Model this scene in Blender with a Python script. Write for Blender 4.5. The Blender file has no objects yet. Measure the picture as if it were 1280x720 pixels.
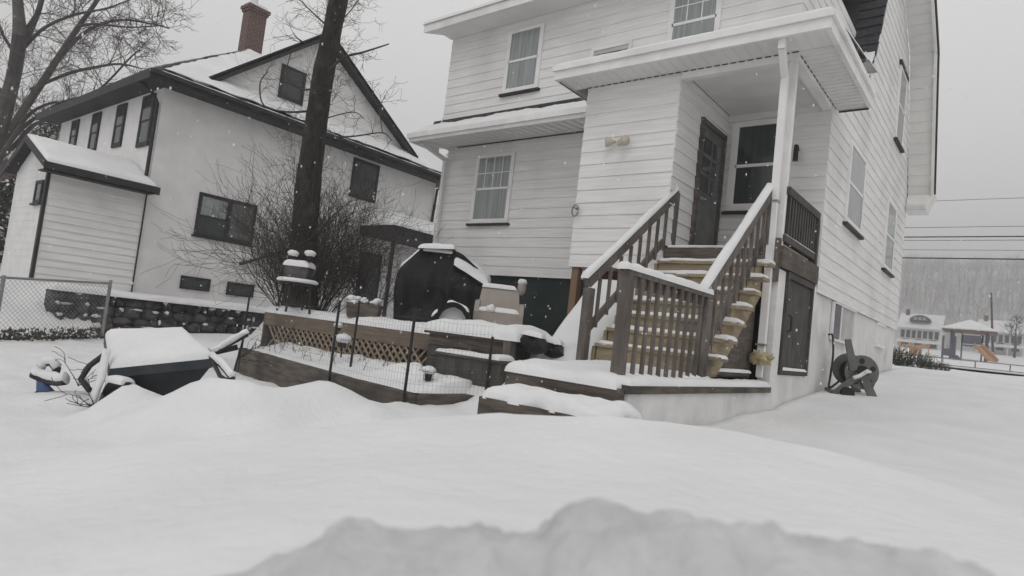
import bpy, math, random
from mathutils import Vector, Matrix, noise
random.seed(7)
S = bpy.context.scene
COL = S.collection

# ------------------------------------------------------------------ camera, sky, sun, exposure
RT = Vector((0.77141, 0.62569, 0.11598)); 
def norm(v): return v.normalized()
p_, r_, w_ = math.radians(3.79416), math.radians(6.6744), math.radians(-39.04597)
def _axes():
    cp, sp, cr, sr = math.cos(p_), math.sin(p_), math.cos(r_), math.sin(r_)
    fwd = Vector((0, cp, sp)); up0 = Vector((0, -sp, cp)); rt0 = Vector((1, 0, 0))
    rt = cr*rt0 + sr*up0; up = cr*up0 - sr*rt0
    c, s = math.cos(w_), math.sin(w_)
    H = Matrix(((c, s, 0), (-s, c, 0), (0, 0, 1)))
    return H@rt, H@up, H@fwd
RT, UP, FW = _axes()
FOC = 793.0
def A(px, py, d):                    # a point of the place, d metres ahead of the camera
    return RT*((px-640)/FOC*d) - UP*((py-360)/FOC*d) + FW*d
HR = Vector((RT.x, RT.y, 0)).normalized(); HF = Vector((FW.x, FW.y, 0)).normalized()

cam = bpy.data.cameras.new('camera'); co = bpy.data.objects.new('camera', cam); COL.objects.link(co)
cam.sensor_width = 36; cam.lens = 36*FOC/1280; cam.clip_start = .05; cam.clip_end = 3000
co.matrix_world = Matrix((( RT.x, UP.x, -FW.x, 0), (RT.y, UP.y, -FW.y, 0), (RT.z, UP.z, -FW.z, 0), (0, 0, 0, 1)))
cam.dof.use_dof = True; cam.dof.focus_distance = 10.5; cam.dof.aperture_fstop = 3.6
S.camera = co

SUN_EL, SUN_AZ = math.radians(48), math.radians(150)
wd = bpy.data.worlds.new('World'); S.world = wd; wd.use_nodes = True
nt = wd.node_tree; nt.nodes.clear()
sky = nt.nodes.new('ShaderNodeTexSky'); sky.sky_type = 'NISHITA'; sky.sun_disc = False
sky.sun_elevation = SUN_EL; sky.sun_rotation = SUN_AZ; sky.air_density = 1; sky.dust_density = 4; sky.ozone_density = 1
hs = nt.nodes.new('ShaderNodeHueSaturation'); hs.inputs['Saturation'].default_value = .06
mx = nt.nodes.new('ShaderNodeMix'); mx.data_type = 'RGBA'; mx.inputs['Factor'].default_value = .86
mx.inputs[7].default_value = (10.1, 9.98, 9.95, 1)          # even overcast cloud
bg = nt.nodes.new('ShaderNodeBackground'); bg.inputs['Strength'].default_value = .1
ow = nt.nodes.new('ShaderNodeOutputWorld')
nt.links.new(sky.outputs[0], hs.inputs['Color']); nt.links.new(hs.outputs[0], mx.inputs[6])
nt.links.new(mx.outputs[2], bg.inputs[0]); nt.links.new(bg.outputs[0], ow.inputs[0])
sl = bpy.data.lights.new('sun', 'SUN'); sl.energy = .5; sl.angle = math.radians(25); sl.color = (1, .97, .94)
so = bpy.data.objects.new('sun', sl); COL.objects.link(so)
sd = Vector((math.sin(SUN_AZ)*math.cos(SUN_EL), math.cos(SUN_AZ)*math.cos(SUN_EL), math.sin(SUN_EL)))
so.rotation_euler = sd.to_track_quat('Z', 'Y').to_euler()
S.view_settings.view_transform = 'Standard'; S.view_settings.look = 'None'
S.view_settings.exposure = -.01; S.view_settings.gamma = 1; S.view_settings.use_curve_mapping = False

# ------------------------------------------------------------------ materials
def mat(name, c1, c2=None, rough=.7, scale=6, stretch=(1, 1, 1), bump=0, bscale=None, spec=.3, detail=5, lo=.35, hi=.65, metal=0, c3=None, s3=1.2):
    m = bpy.data.materials.new(name); m.use_nodes = True
    n = m.node_tree; b = n.nodes['Principled BSDF']
    b.inputs['Roughness'].default_value = rough; b.inputs['Specular IOR Level'].default_value = spec; b.inputs['Metallic'].default_value = metal
    tc = n.nodes.new('ShaderNodeTexCoord'); mp = n.nodes.new('ShaderNodeMapping'); mp.inputs['Scale'].default_value = stretch
    n.links.new(tc.outputs['Object'], mp.inputs[0])
    c1 = tuple(c1)+(1,)
    if c2 is None: b.inputs['Base Color'].default_value = c1
    else:
        nz = n.nodes.new('ShaderNodeTexNoise'); nz.inputs['Scale'].default_value = scale; nz.inputs['Detail'].default_value = detail
        n.links.new(mp.outputs[0], nz.inputs['Vector'])
        rp = n.nodes.new('ShaderNodeValToRGB'); rp.color_ramp.elements[0].position = lo; rp.color_ramp.elements[1].position = hi
        rp.color_ramp.elements[0].color = c1; rp.color_ramp.elements[1].color = tuple(c2)+(1,)
        n.links.new(nz.outputs['Fac'], rp.inputs[0]); out = rp.outputs[0]
        if c3 is not None:
            n2 = n.nodes.new('ShaderNodeTexNoise'); n2.inputs['Scale'].default_value = s3; n2.inputs['Detail'].default_value = 6
            n.links.new(tc.outputs['Object'], n2.inputs['Vector'])
            r2 = n.nodes.new('ShaderNodeValToRGB'); r2.color_ramp.elements[0].position = .5; r2.color_ramp.elements[1].position = .75
            n.links.new(n2.outputs['Fac'], r2.inputs[0])
            mm = n.nodes.new('ShaderNodeMix'); mm.data_type = 'RGBA'; mm.inputs[7].default_value = tuple(c3)+(1,)
            n.links.new(r2.outputs[0], mm.inputs['Factor']); n.links.new(out, mm.inputs[6]); out = mm.outputs[2]
        n.links.new(out, b.inputs['Base Color'])
    if bump:
        nb = n.nodes.new('ShaderNodeTexNoise'); nb.inputs['Scale'].default_value = bscale or scale; nb.inputs['Detail'].default_value = 6
        n.links.new(mp.outputs[0], nb.inputs['Vector'])
        bp = n.nodes.new('ShaderNodeBump'); bp.inputs['Strength'].default_value = bump; bp.inputs['Distance'].default_value = .03
        n.links.new(nb.outputs['Fac'], bp.inputs['Height']); n.links.new(bp.outputs[0], b.inputs['Normal'])
    return m
def brickmat():
    m = mat('brick', (.2, .07, .045)); n = m.node_tree; b = n.nodes['Principled BSDF']
    tc = n.nodes.new('ShaderNodeTexCoord'); sx = n.nodes.new('ShaderNodeSeparateXYZ'); cx = n.nodes.new('ShaderNodeCombineXYZ'); ad = n.nodes.new('ShaderNodeMath')
    n.links.new(tc.outputs['Object'], sx.inputs[0]); n.links.new(sx.outputs[0], ad.inputs[0]); n.links.new(sx.outputs[1], ad.inputs[1])
    n.links.new(ad.outputs[0], cx.inputs[0]); n.links.new(sx.outputs[2], cx.inputs[1])
    t = n.nodes.new('ShaderNodeTexBrick'); t.inputs['Scale'].default_value = 1; t.inputs['Brick Width'].default_value = .22; t.inputs['Row Height'].default_value = .075
    t.inputs['Mortar Size'].default_value = .008; t.inputs['Color1'].default_value = (.11, .055, .042, 1); t.inputs['Color2'].default_value = (.07, .036, .03, 1); t.inputs['Mortar'].default_value = (.2, .18, .165, 1)
    n.links.new(cx.outputs[0], t.inputs['Vector']); n.links.new(t.outputs[0], b.inputs['Base Color'])
    return m
def panemat(name, c, fold=True):
    m = mat(name, c, tuple(k*1.5 for k in c), rough=.1, scale=3, stretch=(9, 9, .3), spec=.5)
    return m
M = dict(
 snow=mat('snow', (.72, .725, .73), (.78, .78, .785), rough=.9, scale=1.5, bump=.45, bscale=16, spec=.1),
 slush_and_shade=mat('packed_and_shaded_snow', (.52, .525, .53), (.62, .625, .63), rough=.9, scale=14, bump=.5, bscale=40, spec=.1),  # packed street snow; on the near ridge the grey stands in for shade
 siding=mat('painted_siding', (.69, .685, .675), (.79, .785, .775), rough=.65, scale=5, stretch=(.25, .25, 5), c3=(.62, .61, .59), s3=.8, bump=.08, bscale=12),
 stucco=mat('stucco', (.70, .695, .69), (.76, .755, .75), rough=.85, scale=3, c3=(.6, .595, .585), s3=.6, bump=.3, bscale=60),
 trim=mat('white_trim', (.74, .735, .725), (.8, .795, .785), rough=.5, scale=4, c3=(.64, .63, .61), s3=1.1),
 soffit=mat('soffit_panel', (.7, .7, .685), (.76, .76, .74), rough=.6, scale=2),
 ceil=mat('porch_ceiling', (.7, .695, .69), (.76, .755, .75), rough=.7, scale=3),
 concrete=mat('painted_block', (.64, .64, .63), (.74, .735, .725), rough=.85, scale=2.5, c3=(.52, .51, .49), s3=1.5, bump=.3, bscale=25),
 green=mat('dark_green_paint', (.012, .02, .02), (.022, .032, .03), rough=.6, scale=3),
 wood=mat('weathered_wood', (.1, .085, .075), (.17, .15, .132), rough=.8, scale=5, stretch=(3, 3, .6), bump=.3, bscale=20, c3=(.06, .055, .05), s3=2),
 woodx=mat('weathered_board', (.075, .062, .053), (.14, .118, .10), rough=.8, scale=5, stretch=(.6, .6, 5), bump=.3, bscale=20, c3=(.05, .046, .042), s3=2),
 tread=mat('treated_lumber', (.25, .205, .13), (.35, .29, .195), rough=.8, scale=5, stretch=(.6, 1, 5), bump=.2, bscale=20, c3=(.12, .1, .07), s3=2.5),
 fascia=mat('stained_fascia', (.135, .105, .08), (.2, .16, .12), rough=.8, scale=4, stretch=(.5, .5, 5), bump=.2, c3=(.1, .08, .06), s3=1.5),
 lattice=mat('lattice_wood', (.26, .2, .14), (.34, .27, .2), rough=.8, scale=6),
 timber=mat('landscape_timber', (.07, .06, .05), (.15, .13, .11), rough=.9, scale=4, stretch=(.7, .7, 4), bump=.5, bscale=15, c3=(.045, .042, .04), s3=1.7),
 darkwood=mat('dark_stained_wood', (.05, .046, .043), (.085, .078, .072), rough=.8, scale=6, stretch=(2, 2, .6), bump=.2),
 darktrim=mat('dark_trim', (.018, .017, .018), (.035, .033, .034), rough=.6, scale=4),
 shingle=mat('shingle', (.03, .03, .035), (.07, .07, .075), rough=.9, scale=10, stretch=(1, 1, 3), bump=.5, bscale=12),
 black=mat('black_cover', (.005, .006, .007), (.011, .012, .013), rough=.55, scale=4, bump=.9, bscale=5, spec=.22),
 rubber=mat('black_plastic', (.01, .01, .011), (.02, .02, .021), rough=.5, scale=6),
 metal=mat('black_metal', (.015, .015, .016), (.03, .03, .03), rough=.5, scale=8),
 galv=mat('galvanised_wire', (.22, .22, .22), (.3, .3, .3), rough=.5, scale=8, metal=.3),
 wire=mat('green_wire', (.08, .085, .08), (.12, .125, .12), rough=.5, scale=8),
 bark=mat('bark', (.014, .012, .011), (.042, .037, .034), rough=.95, scale=6, stretch=(4, 4, .7), bump=1, bscale=9, c3=(.075, .07, .066), s3=3),
 twig=mat('twig', (.04, .034, .031), (.07, .061, .056), rough=.9, scale=9),
 fartwig=mat('grey_twig', (.045, .04, .038), (.085, .077, .073), rough=.9, scale=3),
 stone=mat('field_stone', (.025, .024, .025), (.085, .08, .08), rough=.9, scale=5, bump=.6, bscale=14, c3=(.13, .125, .12), s3=2.5),
 tan=mat('tan_resin', (.3, .265, .235), (.35, .31, .275), rough=.5, scale=3),
 pane=panemat('curtained_glass', (.2, .215, .215)), dpane=panemat('dark_glass', (.03, .035, .036)), midglass=panemat('grey_glass', (.09, .095, .096)), spane=panemat('bright_glass', (.3, .3, .3)), doorglass=panemat('door_glass', (.055, .058, .058)),
 bluegrey=mat('blue_grey_plastic', (.022, .027, .032), (.04, .046, .052), rough=.5, scale=4),
 blue=mat('blue_paint', (.05, .09, .2), (.08, .12, .22), rough=.4, scale=5),
 reel=mat('grey_green_plastic', (.10, .103, .095), (.14, .143, .13), rough=.5, scale=5),
 brick=brickmat(),
 redpaint=mat('dark_red_board', (.05, .02, .018), (.09, .035, .03), rough=.7, scale=5),
 orangewood=mat('new_post', (.18, .115, .07), (.24, .155, .1), rough=.8, scale=5, stretch=(3, 3, .5)),
 leaf=mat('dark_leaf', (.02, .03, .018), (.05, .055, .035), rough=.7, scale=8),
 litter=mat('dry_leaf', (.05, .042, .035), (.1, .085, .07), rough=.9, scale=8),
 cloth=mat('yellowed_cloth', (.42, .35, .2), (.5, .43, .28), rough=.9, scale=8),
 lamp=mat('old_lamp_housing', (.5, .46, .38), (.56, .52, .44), rough=.5, scale=4),
 orange=mat('orange_plastic', (.5, .3, .18), rough=.5), navy=mat('navy_plastic', (.1, .11, .14), rough=.5), farwoods=mat('haze_paled_wood', (.4, .395, .39), (.54, .535, .53), scale=1), brownroof=mat('brown_roof', (.16, .1, .07), (.2, .13, .09), scale=3),  # orange, navy and wood colours muted to stand in for distance haze
 hill=mat('hazed_bare_woods', (.42, .415, .415), (.56, .56, .56), rough=1, scale=.1, stretch=(1, 1, .5), detail=8),  # snow under bare trees, with distance haze put into the pale colour
 greydoor=mat('grey_door', (.1, .1, .1), (.16, .16, .158), scale=4, rough=.5),
 greyboard=mat('grey_board', (.42, .415, .4), (.5, .495, .48), scale=3),
 purple=mat('dark_purple_glass', (.02, .018, .035), rough=.2, spec=.5),
 flake=mat('snowflake', (.85, .85, .86), rough=.9),
)

# ------------------------------------------------------------------ mesh helpers
W = {}
class MB:
    def __init__(s): s.v = []; s.f = []
    def add(s, vs, fs):
        k = len(s.v); s.v += [tuple(v) for v in vs]; s.f += [tuple(i+k for i in f) for f in fs]; return s
    def box(s, x0, x1, y0, y1, z0, z1):
        return s.hexa([(x0, y0, z0), (x1, y0, z0), (x1, y1, z0), (x0, y1, z0), (x0, y0, z1), (x1, y0, z1), (x1, y1, z1), (x0, y1, z1)])
    def hexa(s, p): return s.add(p, [(3, 2, 1, 0), (4, 5, 6, 7), (0, 1, 5, 4), (1, 2, 6, 5), (2, 3, 7, 6), (3, 0, 4, 7)])
    def pbox(s, F, s0, s1, n0, n1, z0, z1):
        return s.hexa([F(s0, n1, z0), F(s1, n1, z0), F(s1, n0, z0), F(s0, n0, z0), F(s0, n1, z1), F(s1, n1, z1), F(s1, n0, z1), F(s0, n0, z1)])
    def bar(s, a, b, w, h=None, up=(0, 0, 1)):            # square bar from a to b
        a, b = Vector(a), Vector(b); h = h or w; d = (b-a).normalized(); u = Vector(up)
        if abs(d.dot(u)) > .95: u = Vector((0, 1, 0))
        x = d.cross(u).normalized(); y = x.cross(d).normalized()
        q = []
        for e in (a, b): q += [e-x*w/2-y*h/2, e+x*w/2-y*h/2, e+x*w/2+y*h/2, e-x*w/2+y*h/2]
        return s.hexa([q[0], q[1], q[2], q[3], q[4], q[5], q[6], q[7]])
    def tube(s, pts, rad, n=6, cap=True):
        pts = [Vector(p) for p in pts]; m = len(pts)
        if not hasattr(rad, '__len__'): rad = [rad]*m
        k = len(s.v); ref = None
        for i, p in enumerate(pts):
            d = (pts[min(i+1, m-1)]-pts[max(i-1, 0)])
            d = d.normalized() if d.length > 1e-9 else Vector((0, 0, 1))
            if ref is None: ref = Vector((1, 0, 0)) if abs(d.x) < .8 else Vector((0, 1, 0))
            x = (ref-d*ref.dot(d)).normalized(); y = d.cross(x); ref = x
            for j in range(n):
                t = 2*math.pi*j/n; s.v.append(tuple(p+(x*math.cos(t)+y*math.sin(t))*rad[i]))
        for i in range(m-1):
            for j in range(n):
                a = k+i*n+j; b = k+i*n+(j+1) % n; s.f.append((a, b, b+n, a+n))
        if cap: s.f.append(tuple(k+j for j in reversed(range(n)))); s.f.append(tuple(k+(m-1)*n+j for j in range(n)))
        return s
    def prism(s, poly, vec):                               # polygon (list of 3D points) extruded along vec
        vec = Vector(vec); n = len(poly); a = [Vector(p) for p in poly]
        return s.add(a+[p+vec for p in a], [tuple(reversed(range(n))), tuple(range(n, 2*n))]+[(i, (i+1) % n, (i+1) % n+n, i+n) for i in range(n)])
    def sphere(s, c, r, sc=(1, 1, 1), nu=12, nv=8, nz=0, top=-1):
        c = Vector(c); k = len(s.v)
        for i in range(nv+1):
            t = math.pi*i/nv
            for j in range(nu):
                a = 2*math.pi*j/nu; d = Vector((math.sin(t)*math.cos(a), math.sin(t)*math.sin(a), max(math.cos(t), top)))
                q = r*(1+nz*noise.noise((c+d)*2.3))
                s.v.append((c.x+d.x*q*sc[0], c.y+d.y*q*sc[1], c.z+d.z*q*sc[2]))
        for i in range(nv):
            for j in range(nu):
                a = k+i*nu+j; b = k+i*nu+(j+1) % nu; s.f.append((a, a+nu, b+nu, b))
        return s
    def snow(s, p00, p10, p11, p01, h, r=None, step=.08, nz=.25, ragged=0, seed=0):   # a rounded slab of settled snow on a four-cornered top
        P = [Vector(p) for p in (p00, p10, p11, p01)]
        lu = ((P[1]-P[0]).length+(P[2]-P[3]).length)/2; lv = ((P[3]-P[0]).length+(P[2]-P[1]).length)/2
        r = r or h*1.2; nu = max(4, min(80, int(lu/step))); nv = max(4, min(80, int(lv/step)))
        def sp(n, l):
            e = min(.45, r/l); base = [0, e*.08, e*.25, e*.55, e]; mid = max(1, n)
            return base+[e+(1-2*e)*i/mid for i in range(1, mid)]+[1-t for t in reversed(base)]
        us, vs = sp(nu, lu), sp(nv, lv); k = len(s.v)
        for u in us:
            for v in vs:
                q = (P[0]*(1-u)+P[1]*u)*(1-v)+(P[3]*(1-u)+P[2]*u)*v
                e = min(u*lu, (1-u)*lu, v*lv, (1-v)*lv)/r; e = min(1, max(0, e)); g = math.sqrt(max(0, 1-(1-e)**2))
                w = noise.noise(q*2.1+Vector((seed, 3, 1)))*nz+noise.noise(q*7+Vector((seed, 1, 5)))*nz*.5
                if ragged:
                    c = P[0]*.25+P[1]*.25+P[2]*.25+P[3]*.25
                    q = q+(c-q).normalized()*(1-g)*ragged*(.5+noise.noise(q*5+Vector((seed, 0, 0))))
                s.v.append((q.x, q.y, q.z+h*g*(1+w)-(1-g)*.012))
        nv_ = len(vs)
        for i in range(len(us)-1):
            for j in range(nv_-1):
                a = k+i*nv_+j; s.f.append((a, a+nv_, a+nv_+1, a+1))
        return s
    def build(s, name, m, parent=None, smooth=False):
        o = W.get(parent, Vector((0, 0, 0))) if parent else Vector((0, 0, 0))
        me = bpy.data.meshes.new(name); me.from_pydata([(v[0]-o.x, v[1]-o.y, v[2]-o.z) for v in s.v], [], s.f); me.validate()
        me.materials.append(M[m] if isinstance(m, str) else m)
        if smooth: me.polygons.foreach_set('use_smooth', [True]*len(me.polygons))
        ob = bpy.data.objects.new(name, me); COL.objects.link(ob)
        if parent: ob.parent = parent; W[ob] = o
        else: W[ob] = Vector((0, 0, 0))
        return ob
def tag(o, label=None, cat=None, group=None, kind=None):
    if label: o['label'] = label
    if cat: o['category'] = cat
    if group: o['group'] = group
    if kind: o['kind'] = kind
    return o
def thing(name, loc, label, cat, group=None):
    o = bpy.data.objects.new(name, None); COL.objects.link(o); o.location = loc; o.empty_display_size = .2; W[o] = Vector(loc)
    return tag(o, label, cat, group)
def copy_tree(o, loc, label=None):
    c = o.copy(); COL.objects.link(c); c.location = loc; W[c] = Vector(loc)
    if label: c['label'] = label
    for ch in list(o.children):
        d = ch.copy(); COL.objects.link(d); d.parent = c
        for g in ch.children:
            e = g.copy(); COL.objects.link(e); e.parent = d
    return c
def lerp(a, b, t): return a+(b-a)*t
def interp(x, xs, ys):
    if x <= xs[0]: return ys[0]
    for i in range(len(xs)-1):
        if x <= xs[i+1]: return lerp(ys[i], ys[i+1], (x-xs[i])/(xs[i+1]-xs[i]))
    return ys[-1]
def sm(a, b, x):
    t = min(1, max(0, (x-a)/(b-a))); return t*t*(3-2*t)
def FY(y): return lambda s, n, z: (s, y-n, z)            # a wall that faces the yard (-Y)
def FX(x): return lambda s, n, z: (x+n, s, z)            # a wall that faces the driveway (+X)
def FXn(x): return lambda s, n, z: (x-n, -s, z)
def siding(F, lo, hi, z0, z1, ex=.203, lip=.014, mb=None, start=None):
    mb = mb or MB(); z = start if start is not None else z0
    lo_ = lo if callable(lo) else (lambda z: lo); hi_ = hi if callable(hi) else (lambda z: hi)
    while z < z1-.005:
        a, b = max(z, z0), min(z+ex, z1); l2 = lip*(1-(b-z)/ex)+.002; l1 = lip*(1-(a-z)/ex)+.002
        s0, s1, t0, t1 = lo_(a), hi_(a), lo_(b), hi_(b)
        mb.add([F(s0, l1, a), F(s1, l1, a), F(t1, l2, b), F(t0, l2, b), F(s0, -.02, a), F(s1, -.02, a), F(t1, -.02, b), F(t0, -.02, b)],
               [(0, 1, 2, 3), (4, 5, 1, 0), (4, 0, 3, 7), (1, 5, 6, 2)])
        z += ex
    return mb
def window(parent, F, s0, s1, z0, z1, pane='pane', frame='trim', fw=.07, out=.05, mid=True, grid=None, sill=None, both=False):
    m = MB()
    m.pbox(F, s0, s0+fw, .002, out, z0, z1); m.pbox(F, s1-fw, s1, .002, out, z0, z1)
    m.pbox(F, s0+fw, s1-fw, .002, out, z1-fw, z1); m.pbox(F, s0+fw, s1-fw, .002, out, z0, z0+fw)
    w = m.build('window', frame, parent)
    zm = (z0+z1)/2
    if mid:
        MB().pbox(F, s0+fw+.003, s1-fw-.003, .024, .034, z0+fw+.003, zm).build('pane', pane, w)
        MB().pbox(F, s0+fw+.003, s1-fw-.003, .028, .040, zm+.003, z1-fw-.003).build('pane', pane, w)
        g = MB(); g.pbox(F, s0+fw, s1-fw, .030, out-.004, zm-.025, zm+.025)
        for a in (s0+fw, s1-fw-.025): g.pbox(F, a, a+.025, .036, out-.004, z0+fw, z1-fw)
        g.pbox(F, s0+fw+.025, s1-fw-.025, .036, out-.006, z0+fw, z0+fw+.03)
        if grid:
            nx, nz_ = grid
            for i in range(1, nx):
                c = lerp(s0+fw, s1-fw, i/nx); g.pbox(F, c-.009, c+.009, .034, .045, zm+.025, z1-fw)
            for j in range(1, nz_):
                c = lerp(zm, z1-fw, j/nz_); g.pbox(F, s0+fw, s1-fw, .033, .044, c-.009, c+.009)
        g.build('sash', frame, w)
    else:
        MB().pbox(F, s0+fw+.003, s1-fw-.003, .024, .034, z0+fw+.003, z1-fw-.003).build('pane', pane, w)
    if sill: MB().pbox(F, s0-.05, s1+.05, .003, out+.035, z0-.05, z0-.003).build('sill', sill, w)
    return w

# ------------------------------------------------------------------ ground
def ground_z(x, y):
    drive = interp(y, [-40, 0, 4.6, 6.3, 8.3, 10, 18, 420], [-1.0, -.78, -.64, -.71, -.62, -.44, .15, .15+.04*402])
    far = interp(y, [18, 40, 75, 140, 420], [.15, .8, 2.25, 5.5, 20])
    yard = -1.2
    back = interp(y, [4.4, 9.2, 13, 18], [-1.1, -.85, -.35, .0])
    patio = -.07
    yv = lerp(yard, interp(x, [-12.2, -11], [back, patio]) if y > 6.4 else lerp(yard, -.95, sm(4.4, 6.4, y)), sm(6.4, 6.62, y))
    if x < -14.0 and y < 5: yv = lerp(yv, -.16, sm(-14.2, -16.8, -x) if False else sm(14.2, 16.9, -x))
    if y >= 4.2: yv = lerp(yv, -.14, sm(15.52, 15.72, -x)*sm(4.2, 4.6, y)) if x > -16.9 else -.14
    if x < -16.9: yv = -.14+(0.02*(-16.9-x))
    z = lerp(yv, drive, sm(2.46, 2.43, -x) if y > 4.5 else sm(2.25, 1.2, -x))
    if -3.75 < x < -2.43 and 4.65 < y < 18.1: z = -1.0
    if -5.2 < x <= -3.75 and y < 6.62: z = lerp(lerp(-1.2, -.92, sm(3.4, 4.8, y)), -.33, sm(5.2, 6.5, y))
    if y > 18: z = lerp(z, far, sm(18, 20, y))
    # heaps
    for px, py, d, r, h in heaps:
        c = A(px, py, d); q = ((x-c.x)**2+(y-c.y)**2)/r**2
        if q < 9: z += h*math.exp(-q)
    if x < -2.6 and y < 6.2: z += (.05*noise.noise(Vector((x*2.3, y*2.3, 9)))+.03*noise.noise(Vector((x*5, y*5, 4))))*sm(6.2, 5.2, y)*sm(2.6, 3.2, -x)
    z += .05*noise.noise(Vector((x*.45, y*.45, 0)))+.018*noise.noise(Vector((x*1.7, y*1.7, 3)))
    return z
heaps = [(240, 482, 5.45, .5, .34), (335, 482, 5.65, .5, .32), (140, 525, 5.5, .28, .12), (412, 485, 6.1, .42, .30), (370, 482, 6.7, .5, .16), (168, 490, 5.8, .16, .14), (205, 472, 5.9, .2, .1), (292, 470, 6.0, .18, .1), (385, 474, 6.5, .15, .14), (150, 515, 5.6, .15, .1), (408, 480, 6.9, .16, .22), (70, 500, 6.2, .5, .06), (470, 510, 5.6, .7, .22), (300, 520, 4.6, .6, .1)]
def axis(lo, hi, f0, f1, fine, grow=1.25):
    a = [f0+fine*i for i in range(int((f1-f0)/fine)+1)]
    s = fine; x = a[-1]
    while x < hi: s = min(s*grow, 12); x += s; a.append(x)
    s = fine; x = f0
    while x > lo: s = min(s*grow, 12); x -= s; a.insert(0, x)
    return a
gx, gy = axis(-330, 200, -17.6, 3, .11), axis(-60, 400, 1.0, 12.2, .11)
m = MB(); nY = len(gy)
for x in gx:
    for y in gy: m.v.append((x, y, ground_z(x, y)))
for i in range(len(gx)-1):
    for j in range(nY-1):
        a = i*nY+j; m.f.append((a, a+nY, a+nY+1, a+1))
tag(m.build('snow_ground', 'snow', smooth=True), kind='structure')

# the near bank of snow
m = MB(); us = [-3.4+.055*i for i in range(115)]; ds = [.25+.05*i for i in range(66)]
for u in us:
    for d in ds:
        p = HR*u+HF*d
        z = -.272-.088*(u-.45)**2-(.10*max(0, abs(u)-1.8)**2)
        cr = 2.05+.25*math.sin(u*1.3+.4)
        z -= .42*max(0, d-cr)**1.6
        z += .03*noise.noise(Vector((u*1.1, d*1.1, 7)))+.012*noise.noise(Vector((u*3.5, d*3.5, 2)))+.005*noise.noise(Vector((u*9, d*9, 2)))+.003*noise.noise(Vector((u*22, d*22, 4)))
        m.v.append((p.x, p.y, max(z, -1.7)))
n_ = len(ds)
for i in range(len(us)-1):
    for j in range(n_-1):
        a = i*n_+j; m.f.append((a, a+n_, a+n_+1, a+1))
tag(m.build('snow_bank', 'snow', smooth=True), kind='structure')
# the lumpy ridge right at the lens
px_ = [150, 265, 330, 385, 410, 430, 520, 570, 640, 685, 705, 740, 770, 830, 870, 930, 960, 1040, 1110, 1180, 1240, 1275, 1400]
py_ = [775, 735, 705, 675, 656, 650, 662, 655, 664, 662, 640, 621, 618, 640, 636, 652, 646, 668, 668, 678, 702, 725, 790]
m = MB(); N, K = 260, 26; d0 = .52
for i in range(N):
    px = lerp(150, 1400, i/(N-1)); top = A(px, interp(px, px_, py_), d0); zt = top.z-.011
    base = HR*top.dot(HR)
    for j in range(K):
        t = j/(K-1); d = d0-.16+.36*t
        prof = 1-((t-.45)/.55)**2 if t > .45 else 1-((.45-t)/.45)**2*.8
        p = base+HF*d; z = lerp(-.31, zt, max(0, prof)**.7)
        z += .011*noise.noise(Vector((p.x*25, p.y*25, z*25)))+.006*abs(noise.noise(Vector((p.x*50, p.y*50, z*50))))+.004*noise.noise(Vector((p.x*80, p.y*80, z*80)))
        m.v.append((p.x, p.y, z))
for i in range(N-1):
    for j in range(K-1):
        a = i*K+j; m.f.append((a, a+K, a+K+1, a+1))
tag(m.build('snow_ridge', 'slush_and_shade', smooth=True), kind='structure')  # ridge shade is put into the darker snow colour

# ------------------------------------------------------------------ the house
xs, yr, yb, xl, yd = -2.43, 10.2, 8.26, -10.65, 9.9
H = thing('house', (-6.5, 14, -.1), 'white clapboard house with a gambrel roof, covered back porch and long rear dormer', 'house')
siding(FY(yr), xl, -5.4, 1.12, 4.08).build('wall', 'siding', H)
m = siding(FY(yb), -5.6, -4.02, 1.1, 4.0, ex=.2032); siding(FXn(-5.6), -yr, -yb, 1.1, 4.0, mb=m)
m.add([(-5.6, yb, 1.1), (-4.02, yb, 1.1), (-4.02, yr, 1.1), (-5.6, yr, 1.1)], [(0, 1, 2, 3)])
m.build('bay_wall', 'siding', H)
siding(FX(-4.02), yb, yr, 1.45, 4.0, mb=None).build('porch_wall', 'siding', H)
siding(FY(yr), -4.02, xs, 1.45, 4.05).build('porch_wall', 'siding', H)
LZ = [1.1, 4.1, 4.16, 4.7, 5.15, 5.38, 5.79, 6.41, 7.45, 7.75, 8.6]; LY = [yr, yr, 10.5, 12.3, 12.65, 12.79, 13.03, 13.37, 13.84, 13.98, 15.4]
RZ = [1.1, 4.5, 7.6, 8.6]; RY = [18.2, 18.2, 16.9, 15.45]
m = siding(FX(xs), lambda z: interp(z, LZ, LY), lambda z: interp(z, RZ, RY), 1.1, 8.55)
m.build('side_wall', 'siding', H)
# lower walls
MB().box(xl+.04, -5.55, yr+.06, yr+.2, -.3, 1.118).build('basement_wall', 'green', H)
MB().box(-5.55, xs-.1, yr+.06, yr+.2, -.5, 1.4).build('basement_wall', 'green', H)
MB().box(xs-.1, xs-.03, yr, 18.15, -1.2, 1.097).build('foundation', 'concrete', H)
m = MB(); m.box(xs-.16, xs-.004, 8.3, 8.6, -1.2, 1.17); m.box(xs-.16, xs-.004, 9.97, 10.198, -1.2, 1.17); m.box(xs-.16, xs-.004, 8.6, 9.97, -1.2, -.17)
m.build('porch_pier', 'concrete', H)
MB().box(xl, xs-.12, 18.0, 18.18, -.5, 6).build('front_wall', 'siding', H)
MB().box(xl, xl+.1, yr+.01, 18.0, -.3, 7.2).build('end_wall', 'siding', H)
MB().box(-5.56, -5.44, yb+.03, yb+.15, -.2, 1.098).build('bay_post', 'orangewood', H)
MB().box(-5.43, -4.1, yb+.35, yb+.4, .3, 1.095).build('bay_panel', 'redpaint', H)
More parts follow.
